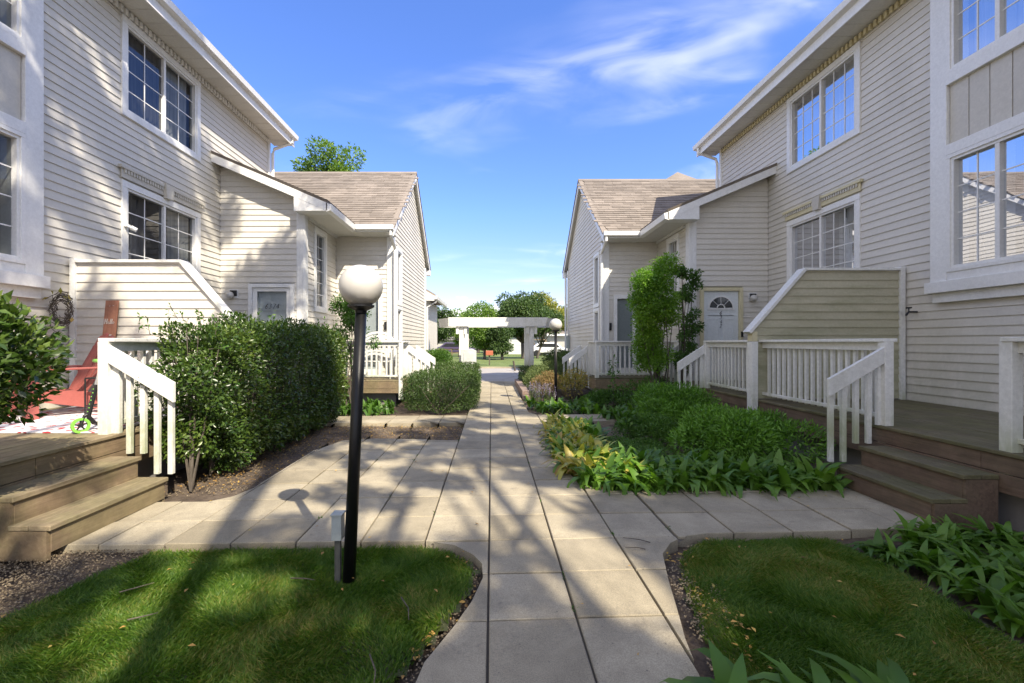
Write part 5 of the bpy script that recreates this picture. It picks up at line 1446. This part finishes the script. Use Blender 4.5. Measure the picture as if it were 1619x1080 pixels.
make_tree('maple_tree', (7.6, 58, 0), 8, (7.4, 58, 4.9), (3.6, 3, 3.1), M['tree_yellow'], 'yellowing tree behind the dark one on the right', seed=5, nleaf=9000, L=.32, trunk_r=.25)
make_tree('maple_tree', (9.2, 52, 0), 6, (9.4, 52, 4.1), (2.6, 2, 2.3), M['tree_yellow'], 'yellow green tree at the far right beside the gabled house', seed=25, nleaf=6000, L=.3, trunk_r=.2)
make_tree('maple_tree', (-4.6, 36, 0), 5, (-4.6, 36, 3.0), (1.9, 1.7, 2.0), M['tree_dark'], 'dark tree beside the left gabled house across the lawn', seed=6, nleaf=10000, L=.2, trunk_r=.14)
make_tree('maple_tree', (-3.2, 44, 0), 5, (-2.9, 44, 2.5), (1.3, 1.3, 1.3), M['tree_mid'], 'small green tree between the left dark tree and the arbour', seed=26, nleaf=5000, L=.2, trunk_r=.12)
make_tree('spruce_tree', (-.9, 52, 0), 3, (-1.0, 52, 1.5), (1.6, 1.2, 1.0), M['tree_dark'], 'low bluish evergreen beyond the small light tree', seed=27, nleaf=4000, L=.2, trunk_r=.1)
make_tree('ash_tree', (-11.2, 29, 0), 15, (-10.6, 29, 11.5), (3.0, 2.4, 3.6), M['tree_mid'], 'leafy tree top rising behind the left gabled roof', seed=8, nleaf=18000, L=.22, trunk_r=.2, blob=.24, nblob=60)
for k, (x, y, h, w, mm) in enumerate(((-20, 95, 3.4, 7, 'tree_mid'), (-9, 110, 4.0, 6, 'tree_dark'), (3, 105, 4.4, 7, 'tree_mid'), (15, 100, 4.6, 7, 'tree_yellow'), (27, 96, 5.0, 7, 'tree_dark'))):
    make_tree('distant_tree', (x, y, 0), h, (x, y, h * .6), (w, 3, h * .55), M[mm], ['pale hazy tree line at the far left horizon', 'dark distant tree low on the horizon left of centre', 'distant green tree behind the arbour opening', 'distant yellow green tree behind the right garages', 'distant dark tree at the far right horizon'][k], seed=40 + k, nleaf=3500, L=.5, trunk_r=.3)
st_ = RS.get_state(); RS.seed(77)
n_w = 60; cs_ = np.stack([RS.uniform(-34, 44, n_w), RS.uniform(84, 92, n_w), RS.uniform(.8, 3.2, n_w)], 1)
V, F = blob_leaves(cs_, RS.uniform(1.3, 2.4, n_w), 16000, .5)
tag(npmesh('woodland', V, F, M['tree_dark'], None, 'stuff'), 'far continuous green tree line on the horizon beyond the lawn', 'woodland')
RS.set_state(st_)
# tall shade trees that stand behind the photographer and dapple the court
# (foot, crown centre, crown radii, leaves, seed, clumps, clump size, leaf size, label)
shade = [((0.6, -5.6, 0), (0.5, .1, 12.4), (3.7, 4.4, 2.2), 20000, 51, 88, .105, .15, 'tall spreading shade tree over the near end of the court'),
         ((3.2, -9.5, 0), (4.3, -5.2, 9.4), (1.9, 1.5, 1.2), 2600, 52, 6, .26, .16, 'shade tree behind the viewpoint over the left lawn'),
         ((4.0, -9.4, 0), (6.2, -6.25, 9.0), (1.6, .95, 1.0), 8500, 55, 24, .36, .18, 'dense shade tree at the corner of the right townhouse'),
         ((4.6, -7.4, 0), (6.6, -3.8, 8.6), (.45, .9, .4), 3000, 57, 12, .55, .16, 'slim shade tree beside the right townhouse eave'),
         ((3.0, -7.5, 0), (3.2, -1.4, 10.2), (.9, 2.2, .9), 5000, 56, 20, .32, .16, 'narrow shade tree leaning over the left hedge'),
         ((1.2, -6.5, 0), (3.9, -.6, 7.6), (2.3, 2.2, .7), 6500, 58, 32, .115, .12, 'low feathery shade tree dappling the left court'),
         ((-3.2, -7.5, 0), (1.0, -3.6, 8.0), (1.9, 1.5, 1.2), 1100, 53, 8, .15, .15, 'shade tree over the left steps'),
         ((5.2, -10.5, 0), (6.4, -.6, 10.2), (2.0, 4.6, 1.0), 9000, 54, 62, .09, .13, 'shade tree reaching over the right townhouse roof')]
for l, c, r, n, sd, nb_, bl_, lf_, lb_ in shade:
    make_tree('shade_tree', l, 15, c, r, M['tree_dark'], lb_, 'shade trees behind the viewpoint', seed=sd, nleaf=n, L=lf_, trunk_r=.13, blob=bl_, nblob=nb_, shell=.2, limbs=5, fork=.7)

# ------------------------------------------------------------ hedges and shrubs
def box_hedge(name, label, cat, lo, hi, n, L, mat, seed, group=None, rnd=.25, gaps=0.0, stems=10, wob=.05):
    """clipped hedge: leaves in the outer layer of a rounded box"""
    st = RS.get_state(); RS.seed(seed)
    lo = np.array(lo, float); hi = np.array(hi, float); c = (lo + hi) / 2; h = (hi - lo) / 2
    t = thing(name, label, cat, (c[0], c[1], 0), group)
    # superellipsoid surface sampling
    d = RS.uniform(-1, 1, size=(n * 2, 3))
    e = 4.2 if wob > .06 else 6.5
    d = d / (np.abs(d) ** e).sum(1, keepdims=True) ** (1 / e)
    depth = 1 - (RS.rand(n * 2) ** 1.6) * 0.32 / np.clip(h.min() / .45, .6, 3)
    wobv = 1 + wob * (np.sin(d[:, 0] * h[0] * 7 + 1) * np.cos(d[:, 1] * h[1] * 5) + np.sin(d[:, 1] * h[1] * 9 + d[:, 2] * 6))
    P = c + d * h * depth[:, None] * wobv[:, None]
    nrm = unit(np.sign(d) * np.abs(d) ** (e - 1) / h)
    keep = (P[:, 2] > lo[2] - .02)
    if gaps:
        g_ = np.sin(P[:, 0] * 9.1 + 2) * np.sin(P[:, 1] * 7.7) * np.sin(P[:, 2] * 8.3 + 1) + .5 * np.sin(P[:, 1] * 17 + P[:, 2] * 13)
        low = np.clip((P[:, 2] - lo[2]) / (hi[2] - lo[2]), 0, 1)
        keep &= ~((g_ > 1.0 - gaps * (1.3 - low)) & (RS.rand(len(P)) < .93))
    P, nrm = P[keep][:n], nrm[keep][:n]; m_ = len(P)
    D = nrm * .8 + RS.normal(size=(m_, 3)) * .65 + [0, 0, .15]
    V, F = leaf_batch(P, D, L * (.6 + .7 * RS.rand(m_)), .5, .25, nrm + RS.normal(size=(m_, 3)) * .5 + [0, 0, .5])
    npmesh('foliage', V, F, mat, t, origin=tuple(c))
    b = B()
    for k in range(stems):
        y = lo[1] + (hi[1] - lo[1]) * (k + .5) / stems; x0 = c[0] + RS.uniform(-.1, .1)
        for q in range(4):
            e_ = (c[0] + RS.uniform(-1, 1) * h[0] * .85, y + RS.uniform(-.25, .25), hi[2] - RS.uniform(.1, .6) * h[2])
            b.tube([(x0, y, -.05), ((x0 + e_[0]) / 2, (y + e_[1]) / 2, e_[2] * .45), e_], [.014, .009, .004], 5)
    b.build('stems', M['bark'], t)
    RS.set_state(st); return t

box_hedge('hedge', 'long tall dark green hedge in front of the left deck', 'hedge', (-3.42, 4.25, .03), (-2.66, 8.5, 1.68), 62000, .048, M['hedge'], 61, gaps=.34, stems=16, wob=.065)
box_hedge('low_hedge', 'clipped low box hedge bordering the path before the left porch', 'hedge', (-1.86, 8.9, .0), (-.30, 11.6, .76), 36000, .034, M['boxhedge'], 62, 'clipped low hedges')
box_hedge('low_hedge', 'second clipped hedge behind the first on the left', 'hedge', (-1.9, 12.0, .0), (-.36, 14.4, .80), 15000, .045, M['boxhedge'], 63, 'clipped low hedges')
box_hedge('low_hedge', 'small dark rounded hedge at the right path edge near the arbour', 'hedge', (.95, 14.2, .0), (1.75, 15.6, .62), 7000, .045, M['boxhedge'], 64, 'clipped low hedges')

RS.seed(14)
hg = [o for o in COL.objects if o.name == 'hedge'][0]
pp = []; dd = []; b = B()
for k in range(110):
    x0, y0 = RS.uniform(-3.4, -2.66), RS.uniform(4.2, 8.5)
    if RS.rand() < .5: s0 = np.array([x0, y0, RS.uniform(1.45, 1.66)]); d_ = unit(np.array([[RS.normal() * .35, RS.normal() * .35, 1.0]]))[0]
    else: s0 = np.array([-2.70, y0, RS.uniform(.25, 1.5)]); d_ = unit(np.array([[1.0, RS.normal() * .5, RS.uniform(-.2, .8)]]))[0]
    ln = RS.uniform(.07, .22); b.tube([s0, s0 + d_ * ln], [.003, .0015], 4)
    for q in range(int(ln / .022)):
        pp.append(s0 + d_ * ln * (q + 1) * .022 / ln); dd.append(d_ * .6 + RS.normal(size=3) * .7)
V, F = leaf_batch(np.array(pp), np.array(dd), .036 + .02 * RS.rand(len(pp)), .5); npmesh('loose_sprigs', V, F, M['shrub'], hg, 'stuff'); b.build('sprig_stems', M['bark'], hg, kind='stuff')

def mound(name, label, cat, c, r, n, L, mat, seed, group=None, spiky=False, nb=14, ratio=.4, stems=True):
    st = RS.get_state(); RS.seed(seed)
    c = np.array(c, float); r = np.array(r, float)
    t = thing(name, label, cat, (c[0], c[1], 0), group)
    d = sph(nb * 3); d = d[d[:, 2] > -.15][:nb]
    cs = c + d * r * .62; rs = r.min() * (.42 + .25 * RS.rand(len(cs)))
    cs = np.vstack([cs, c]); rs = np.append(rs, r.min() * .8)
    k = RS.choice(len(cs), n, p=rs ** 2 / (rs ** 2).sum())
    dd = sph(n); P = cs[k] + dd * rs[k][:, None] * (.72 + .32 * RS.rand(n)[:, None]) * (r / r.min() * .35 + .65)
    D = dd * .8 + RS.normal(size=(n, 3)) * .5 + [0, 0, .25]
    ok = P[:, 2] > .0; P, D, dd = P[ok], D[ok], dd[ok]
    V, F = leaf_batch(P, D, L * (.6 + .7 * RS.rand(len(P))), ratio, .2, dd + RS.normal(size=dd.shape) * .5 + [0, 0, .5])
    npmesh('foliage', V, F, mat, t, origin=tuple(c))
    if stems:
        b = B()
        for q in range(9):
            e_ = cs[q % len(cs)]; b.tube([(c[0] + RS.uniform(-.06, .06), c[1] + RS.uniform(-.06, .06), -.04), tuple(e_)], [.014, .005], 5)
        b.build('stems', M['bark'], t)
    RS.set_state(st); return t

mound('leafy_shrub', 'glossy green shrub at the left edge overhanging the steps', 'shrub', (-3.50, 2.72, 1.18), (.54, .52, .60), 13000, .062, M['hedge'], 71, nb=18, ratio=.5)
mound('spreading_yew', 'bright green spreading yew nearest the right stairs', 'shrub', (3.15, 5.50, .20), (.95, .74, .38), 19000, .058, M['yew'], 72, 'spreading yews', nb=16, ratio=.28)
mound('spreading_yew', 'spreading yew mound further back below the right railing', 'shrub', (2.95, 7.40, .26), (.95, .68, .42), 16000, .058, M['yew'], 73, 'spreading yews', nb=16, ratio=.28)
mound('spreading_yew', 'flat spreading evergreen between the two yew mounds', 'shrub', (2.25, 6.35, .08), (.65, .50, .26), 9000, .042, M['shrub'], 74, 'spreading yews', nb=12, ratio=.28)
mound('juniper', 'grey green sprawling juniper beside the far lamp post', 'shrub', (1.75, 12.9, .38), (.85, .95, .42), 14000, .05, M['juniper'], 75, nb=16, ratio=.25)
mound('juniper', 'second juniper with rusty patches at the far path wall', 'shrub', (1.45, 11.9, .28), (.45, .5, .32), 5000, .05, M['rusty'], 76, nb=10, ratio=.25)
mound('dark_shrub', 'dark green shrub behind the juniper at the right house corner', 'shrub', (2.35, 15.6, .6), (.75, .8, .5), 9000, .06, M['boxhedge'], 77, nb=14)
mound('dark_shrub', 'dark evergreen beside the right porch steps', 'shrub', (2.25, 13.6, .55), (.45, .6, .55), 6000, .05, M['boxhedge'], 177, nb=12)
mound('golden_shrub', 'small golden leaved shrub in front of the right porch steps', 'shrub', (1.93, 10.5, .42), (.36, .34, .34), 1500, .055, M['gold'], 78, nb=10)
mound('rounded_bush', 'round leafy bush beyond the clipped hedges on the left', 'shrub', (-1.95, 15.4, .72), (.85, .7, .42), 7000, .06, M['shrub'], 79, nb=12)
mound('weedy_shrub', 'loose green undergrowth beneath the tall right shrub', 'shrub', (3.35, 8.95, .25), (.85, .6, .42), 9000, .05, M['shrub'], 80, nb=14)
mound('weedy_shrub', 'low leafy plants in front of the right porch', 'shrub', (2.55, 9.75, .14), (.65, .4, .25), 4500, .05, M['shrub'], 81, nb=10)
mound('fine_groundcover', 'fine leaved green patch within the right planting bed', 'ground cover', (1.75, 5.65, .03), (.62, .70, .13), 13000, .022, M['shrub'], 82, nb=14, stems=False)

def upright_shrub(name, label, base, cblobs, n, L, mat, seed, stems=9, spread=.12, group=None):
    st = RS.get_state(); RS.seed(seed)
    t = thing(name, label, 'shrub', base, group)
    cs = np.array([c[:3] for c in cblobs]); rs = np.array([c[3] for c in cblobs])
    V, F = blob_leaves(cs, rs, n, L, .45, .25, .7, 1.0)
    npmesh('foliage', V, F, mat, t, origin=tuple(cs.mean(0)))
    b = B()
    for k in range(stems):
        e_ = cs[k % len(cs)]; s0 = np.array(base) + [RS.uniform(-spread, spread), RS.uniform(-spread, spread), -.05]
        m_ = s0 * .6 + e_ * .4 + RS.normal(size=3) * [.05, .05, 0]; m_[2] = s0[2] + (e_[2] - s0[2]) * .5
        b.tube([s0, m_, e_], [.019, .013, .006], 6)
    b.build('stems', M['bark'], t)
    RS.set_state(st); return t
cb = []
RS.seed(5)
for k in range(52):
    a = RS.uniform(0, 6.28); z = RS.uniform(.95, 3.05); rr = RS.uniform(.05, .42) * (1 if z > 1.9 else .75)
    cb.append((3.28 + rr * math.cos(a), 9.0 + rr * math.sin(a), z, RS.uniform(.14, .25)))
upright_shrub('tall_shrub', 'tall bright green upright shrub in front of the right door', (3.42, 9.0, 0), cb, 24000, .056, M['bright'], 91, 14, .10)
cb = []
for k in range(34):
    a = RS.uniform(0, 6.28); z = RS.uniform(.8, 2.95); rr = RS.uniform(.05, .30)
    cb.append((4.12 + rr * math.cos(a) * 1.0, 9.35 + rr * math.sin(a) * .6, z, RS.uniform(.07, .13)))
upright_shrub('tall_shrub', 'thin dark stemmed shrub right of the bright one by the door', (4.0, 9.3, 0), cb, 5200, .06, M['shrub'], 92, 12, .08)
cb = []
for k in range(26):
    a = RS.uniform(0, 6.28); z = RS.uniform(.9, 2.45); rr = RS.uniform(.0, .5)
    cb.append((-2.95 + rr * math.cos(a), 9.4 + rr * math.sin(a) * .5, z, RS.uniform(.10, .2)))
upright_shrub('tall_shrub', 'loose green shrub behind the near lamp globe', (-2.95, 9.4, 0), cb, 5200, .06, M['shrub'], 93, 10, .1)
# young sapling sprigs
upright_shrub('sapling', 'single leafy sprig standing before the right porch railing', (2.62, 9.55, 0), [(2.62, 9.55, .5, .10), (2.63, 9.55, .75, .12), (2.62, 9.55, 1.0, .10)], 110, .08, M['shrub'], 94, 1, .01)
upright_shrub('sapling', 'leafy sprig in the right bed between the mounds', (2.0, 6.3, 0), [(2.0, 6.3, .3, .10), (2.0, 6.3, .45, .10)], 70, .10, M['shrub'], 95, 1, .01)
upright_shrub('sapling', 'bright sprout poking above the long left hedge', (-3.0, 6.2, 1.3), [(-3.05, 6.2, 1.72, .05), (-3.05, 6.2, 1.82, .04)], 26, .05, M['bright'], 96, 1, .01)

# ------------------------------------------------------------ broad leaved plants
def leaf_mesh(name, mat, L=1.0, w=.24, bend=.5, seg=6, fold=.10):
    vs, fs = [], []
    for k in range(seg + 1):
        f = k / seg; ang = bend * f
        # arc in the y-z plane, starting upwards
        y = L * (1 - math.cos(ang * f + 1e-6)) * .9 if False else L * f * math.sin(ang * f)
        z = L * f * math.cos(ang * f)
        ww = w * L * (math.sin(math.pi * min(1, .12 + .88 * f) ** .8) ** .8 if f < 1 else 0) * .5 + .004 * L
        if k == 0: ww = w * L * .12
        if k == seg: ww = .002
        vs += [(-ww, y - fold * ww * 2, z), (0, y, z - 0.0), (ww, y - fold * ww * 2, z)]
    for k in range(seg):
        i = k * 3; fs += [(i, i + 1, i + 4, i + 3), (i + 1, i + 2, i + 5, i + 4)]
    me = bpy.data.meshes.new(name); me.from_pydata(vs, [], fs); me.polygons.foreach_set('use_smooth', [True] * len(fs)); me.materials.append(mat)
    return me, np.array(vs), fs
LEAVES = {}
def leaf_variants(key, mat, w):
    LEAVES[key] = [leaf_mesh(key + '_leaf', mat, 1.0, w * random.uniform(.85, 1.15), b_) for b_ in (.35, .7, 1.05, 1.4)]
# separate materials per-object random for leaf parts
M['hosta_o'] = mat_leaf('broad_leaf_piece', [(0.030, 0.080, 0.010), (0.055, 0.13, 0.017), (0.10, 0.19, 0.028)], 0.3, 0.45, 0.4, per='obj')
leaf_variants('broad', M['hosta_o'], .23)
leaf_variants('lily', M['hosta'], .27)
leaf_variants('yellow', M['hosta_sunlit'], .26)
def rot_for(az, tilt, roll=0):
    return Matrix.Rotation(az, 4, 'Z') @ Matrix.Rotation(-tilt, 4, 'X') @ Matrix.Rotation(roll, 4, 'Z')
def plant_parts(name, label, cat, loc, n, H, key, group, lean=None):
    t = thing(name, label, cat, loc, group)
    for k in range(n):
        az = k * 2.4 + random.uniform(-.4, .4); tilt = random.uniform(.08, .95) * (.5 + .5 * k / n) + .05
        s_ = H * random.uniform(.7, 1.15)
        me = random.choice(LEAVES[key])[0]
        o = bpy.data.objects.new('leaf', me); COL.objects.link(o); o.parent = t
        R_ = rot_for(az, tilt)
        off = Vector((random.uniform(-.05, .05), random.uniform(-.05, .05), 0))
        o.matrix_local = Matrix.Translation(off) @ R_ @ Matrix.Diagonal((s_ * random.uniform(.8, 1.1), s_, s_, 1))
    return t
def plant_mesh(name, label, cat, loc, n, H, key, group, mat, spread=.09):
    b = B(); loc = Vector(loc)
    t = thing(name, label, cat, loc, group) if False else None
    for k in range(n):
        az = k * 2.4 + random.uniform(-.5, .5); tilt = random.uniform(.05, .75) * (.35 + .65 * k / n)
        s_ = H * random.uniform(.5, 1.3)
        vs, fs = random.choice(LEAVES[key])[1:]
        Mx = Matrix.Translation(loc + Vector((random.uniform(-spread, spread), random.uniform(-spread, spread), 0))) @ rot_for(az, tilt) @ Matrix.Diagonal((s_, s_, s_, 1))
        i = len(b.v); b.v += [tuple(Mx @ Vector(v)) for v in vs]; b.f += [tuple(i + q for q in f) for f in fs]
    o = b.build(name, mat, None, smooth=True, origin=tuple(loc), fix=False)
    tag(o, label, cat, group)
    return o
# front right: dark broad leaves beside the stairs
random.seed(21)
NR = 0
lbl = 'broad leaved green plant in the bed below the right steps'
for k in range(48):
    f = k / 48
    x = 2.64 + random.uniform(0, 1.0); y = 1.75 + f * 1.55
    plant_parts('leafy_plant', lbl, 'plant', (x, y, -.05), 22, random.uniform(.18, .29), 'broad', 'broad leaved plants below the right steps')
for (x, y) in ((.86, 1.56), (1.0, 1.60), (1.12, 1.52), (1.26, 1.58), (1.38, 1.50), (1.50, 1.56)):
    plant_parts('leafy_plant', 'broad leaved plant at the bottom edge beside the path', 'plant', (x, y, -.04), 20, .33, 'broad', 'broad leaved plants at the path edge')
# big right bed: a band of upright leaves along the path and along the spur
bed = [(.93, 4.36), (1.5, 4.30), (3.3, 4.32), (3.2, 4.75), (2.4, 4.95), (1.75, 4.95), (1.35, 5.4), (1.5, 6.3), (1.5, 7.4), (.98, 7.5), (.90, 6.3), (.86, 5.3)]
cnt = 0
pts = []
while len(pts) < 235 and cnt < 20000:
    cnt += 1
    x, y = random.uniform(.85, 3.4), random.uniform(4.2, 7.6)
    if not in_poly(np.array([x]), np.array([y]), bed)[0]: continue
    if any((x - a) ** 2 + (y - b_) ** 2 < .095 ** 2 for a, b_ in pts): continue
    pts.append((x, y))
for x, y in pts:
    yl = (x < 1.42 and y > 4.55 and random.random() < .75)
    H = random.uniform(.22, .30)
    if yl: plant_mesh('leafy_plant', 'upright leafed plant tinted sunlit yellow at the path edge of the right bed', 'plant', (x, y, -.04), 17, H, 'yellow', 'plants tinted sunlit yellow along the path', M['hosta_sunlit'])
    else:
        where = 'beside the paved spur' if y < 4.55 and x > 1.2 else ('at the front path corner of the right bed' if y < 5.0 and x < 1.4 else ('along the path in the right bed' if x < 1.5 else 'behind the front row of the right bed'))
        plant_mesh('leafy_plant', 'dense green upright leafed plant ' + where, 'plant', (x, y, -.04), 19, H, 'lily', 'green plants ' + where, M['hosta'])
# hostas further back, around the far lamp and the porch
for (x0, x1, y0, y1, n, H) in ((.85, 2.2, 8.95, 10.2, 34, .24), (1.9, 3.3, 7.9, 8.75, 22, .24)):
    for k in range(n):
        x, y = random.uniform(x0, x1), random.uniform(y0, y1)
        g2 = random.random() < .35
        plant_mesh('hosta', 'light green hosta around the far lamp post' if y > 8.85 else 'dark hosta beyond the paved spur', 'plant', (x, y, -.03), 16, H * random.uniform(.8, 1.2), 'yellow' if g2 else 'lily', 'hostas around the far lamp' if y > 8.85 else 'hostas beyond the spur', M['bright'] if g2 else M['shrub'])
# lavender spikes
P = []
for k in range(70):
    x, y = random.uniform(.9, 1.4), random.uniform(9.6, 10.9); P.append((x, y))
b = B(); fl = []
for x, y in P:
    h = random.uniform(.3, .5); tx = x + random.uniform(-.08, .08); b.tube([(x, y, -.02), (tx, y, h)], .003, 3)
    for q in range(12): fl.append((tx + random.gauss(0, .01), y + random.gauss(0, .01), h - .12 + q * .012))
fo = thing('lavender_plant', 'pale purple flower spikes at the far lamp post base', 'flowers', (1.15, 10.2, 0))
b.build('stems', M['juniper'], fo)
V, F = leaf_batch(np.array(fl), RS.normal(size=(len(fl), 3)), np.full(len(fl), .025), .6); npmesh('flowers', V, F, M['flower'], fo)
# low plants under the left porch and by the hedge end
for k in range(26):
    x, y = random.uniform(-3.3, -1.95), random.uniform(8.85, 9.9)
    plant_mesh('leafy_plant', 'low green plant in front of the left porch fascia', 'plant', (x, y, -.04), 14, random.uniform(.16, .28), 'lily', 'low plants before the left porch', M['shrub'])

# ------------------------------------------------------------ litter
def litter(name, label, polys, n, L, mat, z=.012):
    P = []
    for poly, m_ in polys:
        xs = [p[0] for p in poly]; ys = [p[1] for p in poly]
        x = RS.uniform(min(xs), max(xs), m_ * 3); y = RS.uniform(min(ys), max(ys), m_ * 3); ok = in_poly(x, y, poly)
        P.append(np.stack([x[ok][:m_], y[ok][:m_]], 1))
    P = np.concatenate(P); m_ = len(P); P = np.concatenate([P, np.full((m_, 1), z)], 1)
    D = RS.normal(size=(m_, 3)) * [1, 1, .12]
    V, F = leaf_batch(P, D, L * (.5 + .9 * RS.rand(m_)), .5, .35, np.tile([0, 0, 1.0], (m_, 1)) + RS.normal(size=(m_, 3)) * .25)
    tag(npmesh(name, V, F, mat, None, 'stuff'), label, 'leaf litter')
soilpoly = [(-3.2, 4.2), (-2.45, 4.33), (-2.36, 5), (-2.38, 6.0), (-2.2, 6.6), (-1.7, 6.75), (-.5, 6.6), (-.5, 7.85), (-3.2, 7.9)]
litter('fallen_leaves', 'dry brown leaves scattered over the soil by the left hedge', [(soilpoly, 1500)], 0, .028, M['litter'], -.035)
litter('fallen_leaves', 'a few yellow leaves fallen on the grass and slabs', [(lawnL, 30), (lawnR, 26), ([(a, c + SHR * a) for a, c in court], 90)], 0, .03, M['litter'], .018)
litter('fallen_leaves', 'dry leaves in the right beds', [([(2.6, 1.2), (3.6, 1.2), (3.6, 3.2), (2.6, 3.2)], 130), ([(.95, 1.3), (1.2, 1.3), (1.4, 3.1), (1.2, 3.05)], 160), ([(-.5, 1.5), (-.05, 2.5), (-.2, 3.0), (-.35, 2.2)], 60)], 0, .03, M['litter'], -.03)
# pebbly mulch strips beside the slabs
pbv, pbf = [], []
def pebbles(poly, n, smin, smax, z):
    xs = [p[0] for p in poly]; ys = [p[1] for p in poly]
    x = RS.uniform(min(xs), max(xs), n * 3); y = RS.uniform(min(ys), max(ys), n * 3); ok = in_poly(x, y, poly)
    for a, c in zip(x[ok][:n], y[ok][:n]):
        s_ = RS.uniform(smin, smax); i = len(pbv); k = np.array([[1, 0, 0], [0, 1, 0], [-1, 0, 0], [0, -1, 0], [0, 0, .6], [0, 0, -.6]]) * s_ * RS.uniform(.5, 1.3, (6, 1))
        th = RS.uniform(0, 3); R_ = np.array([[math.cos(th), -math.sin(th), 0], [math.sin(th), math.cos(th), 0], [0, 0, 1]])
        pbv.extend((k @ R_.T + [a, c, z]).tolist())
        for f in ((0, 1, 4), (1, 2, 4), (2, 3, 4), (3, 0, 4), (1, 0, 5), (2, 1, 5), (3, 2, 5), (0, 3, 5)): pbf.append([i + q for q in f])
pebbles([(.9, 1.3), (1.12, 1.3), (1.2, 2.2), (1.5, 3.0), (1.55, 3.22), (1.4, 3.18), (1.1, 2.8), (1.0, 2.2)], 1500, .004, .010, -.035)
pebbles([(-.55, 1.4), (-.4, 1.6), (-.1, 2.4), (-.06, 2.9), (-.15, 2.9), (-.3, 2.2)], 900, .004, .009, -.035)
pebbles([(-3.3, 1.4), (-2.5, 1.4), (-2.4, 2.6), (-2.35, 3.25), (-3.3, 3.25)], 5000, .004, .011, -.04)
pebbles(soilpoly, 4000, .004, .012, -.05)
m = mat_leaf('mulch_bit', [(0.07, 0.055, 0.04), (0.16, 0.13, 0.10), (0.27, 0.23, 0.185)], 0.0, .9, .2)
tag(npmesh('gravel', pbv, pbf, m, None, 'stuff'), 'fine gravel and mulch along the lawn and hedge edges', 'gravel')
# fallen twigs
twg = [((-1.85, 2.25), (-1.74, 2.31)), ((-2.1, 2.5), (-1.98, 2.60)), ((-.5, 2.45), (-.42, 2.25)), ((-.55, 2.0), (-.48, 1.8)), ((1.12, 3.12), (.95, 3.2)), ((1.05, 3.02), (.92, 3.05)), ((-1.2, 2.65), (-1.05, 2.63))]
for k, (a, c) in enumerate(twg):
    mx, my = (a[0] + c[0]) / 2 + .02, (a[1] + c[1]) / 2 - .01
    o = B().tube([(a[0], a[1], .012), (mx, my, .02), (c[0], c[1], .012)], [.004, .0035, .002], 5).build('twig', M['bark'])
    tag(o, 'thin fallen twig lying on the ' + ('right slabs by the curved kerb' if k in (4, 5) else 'left lawn'), 'twig', 'fallen twigs')

# weeds and moss tufts in the slab joints
P = []
for k in range(60):
    jx = X0 + random.choice([0, 1, 2, 3, 4, 4, 4, -1, -2]) * SP; jy = random.uniform(2.3, 12 if jx < .5 and jx > -.5 else 6)
    if not in_poly(np.array([jx]), np.array([jy]), court)[0]: continue
    for q in range(random.randint(4, 14)): P.append((jx + random.gauss(0, .006), jy + SHR * jx + random.gauss(0, .02), -.012))
P = np.array(P); D = RS.normal(size=(len(P), 3)) * [.7, .7, .1] + [0, 0, .9]
V, F = leaf_batch(P, D, .012 + .022 * RS.rand(len(P)), .25)
tag(npmesh('joint_weeds', V, F, M['shrub'], None, 'stuff'), 'tiny weeds sprouting from the joints between the slabs', 'weeds')
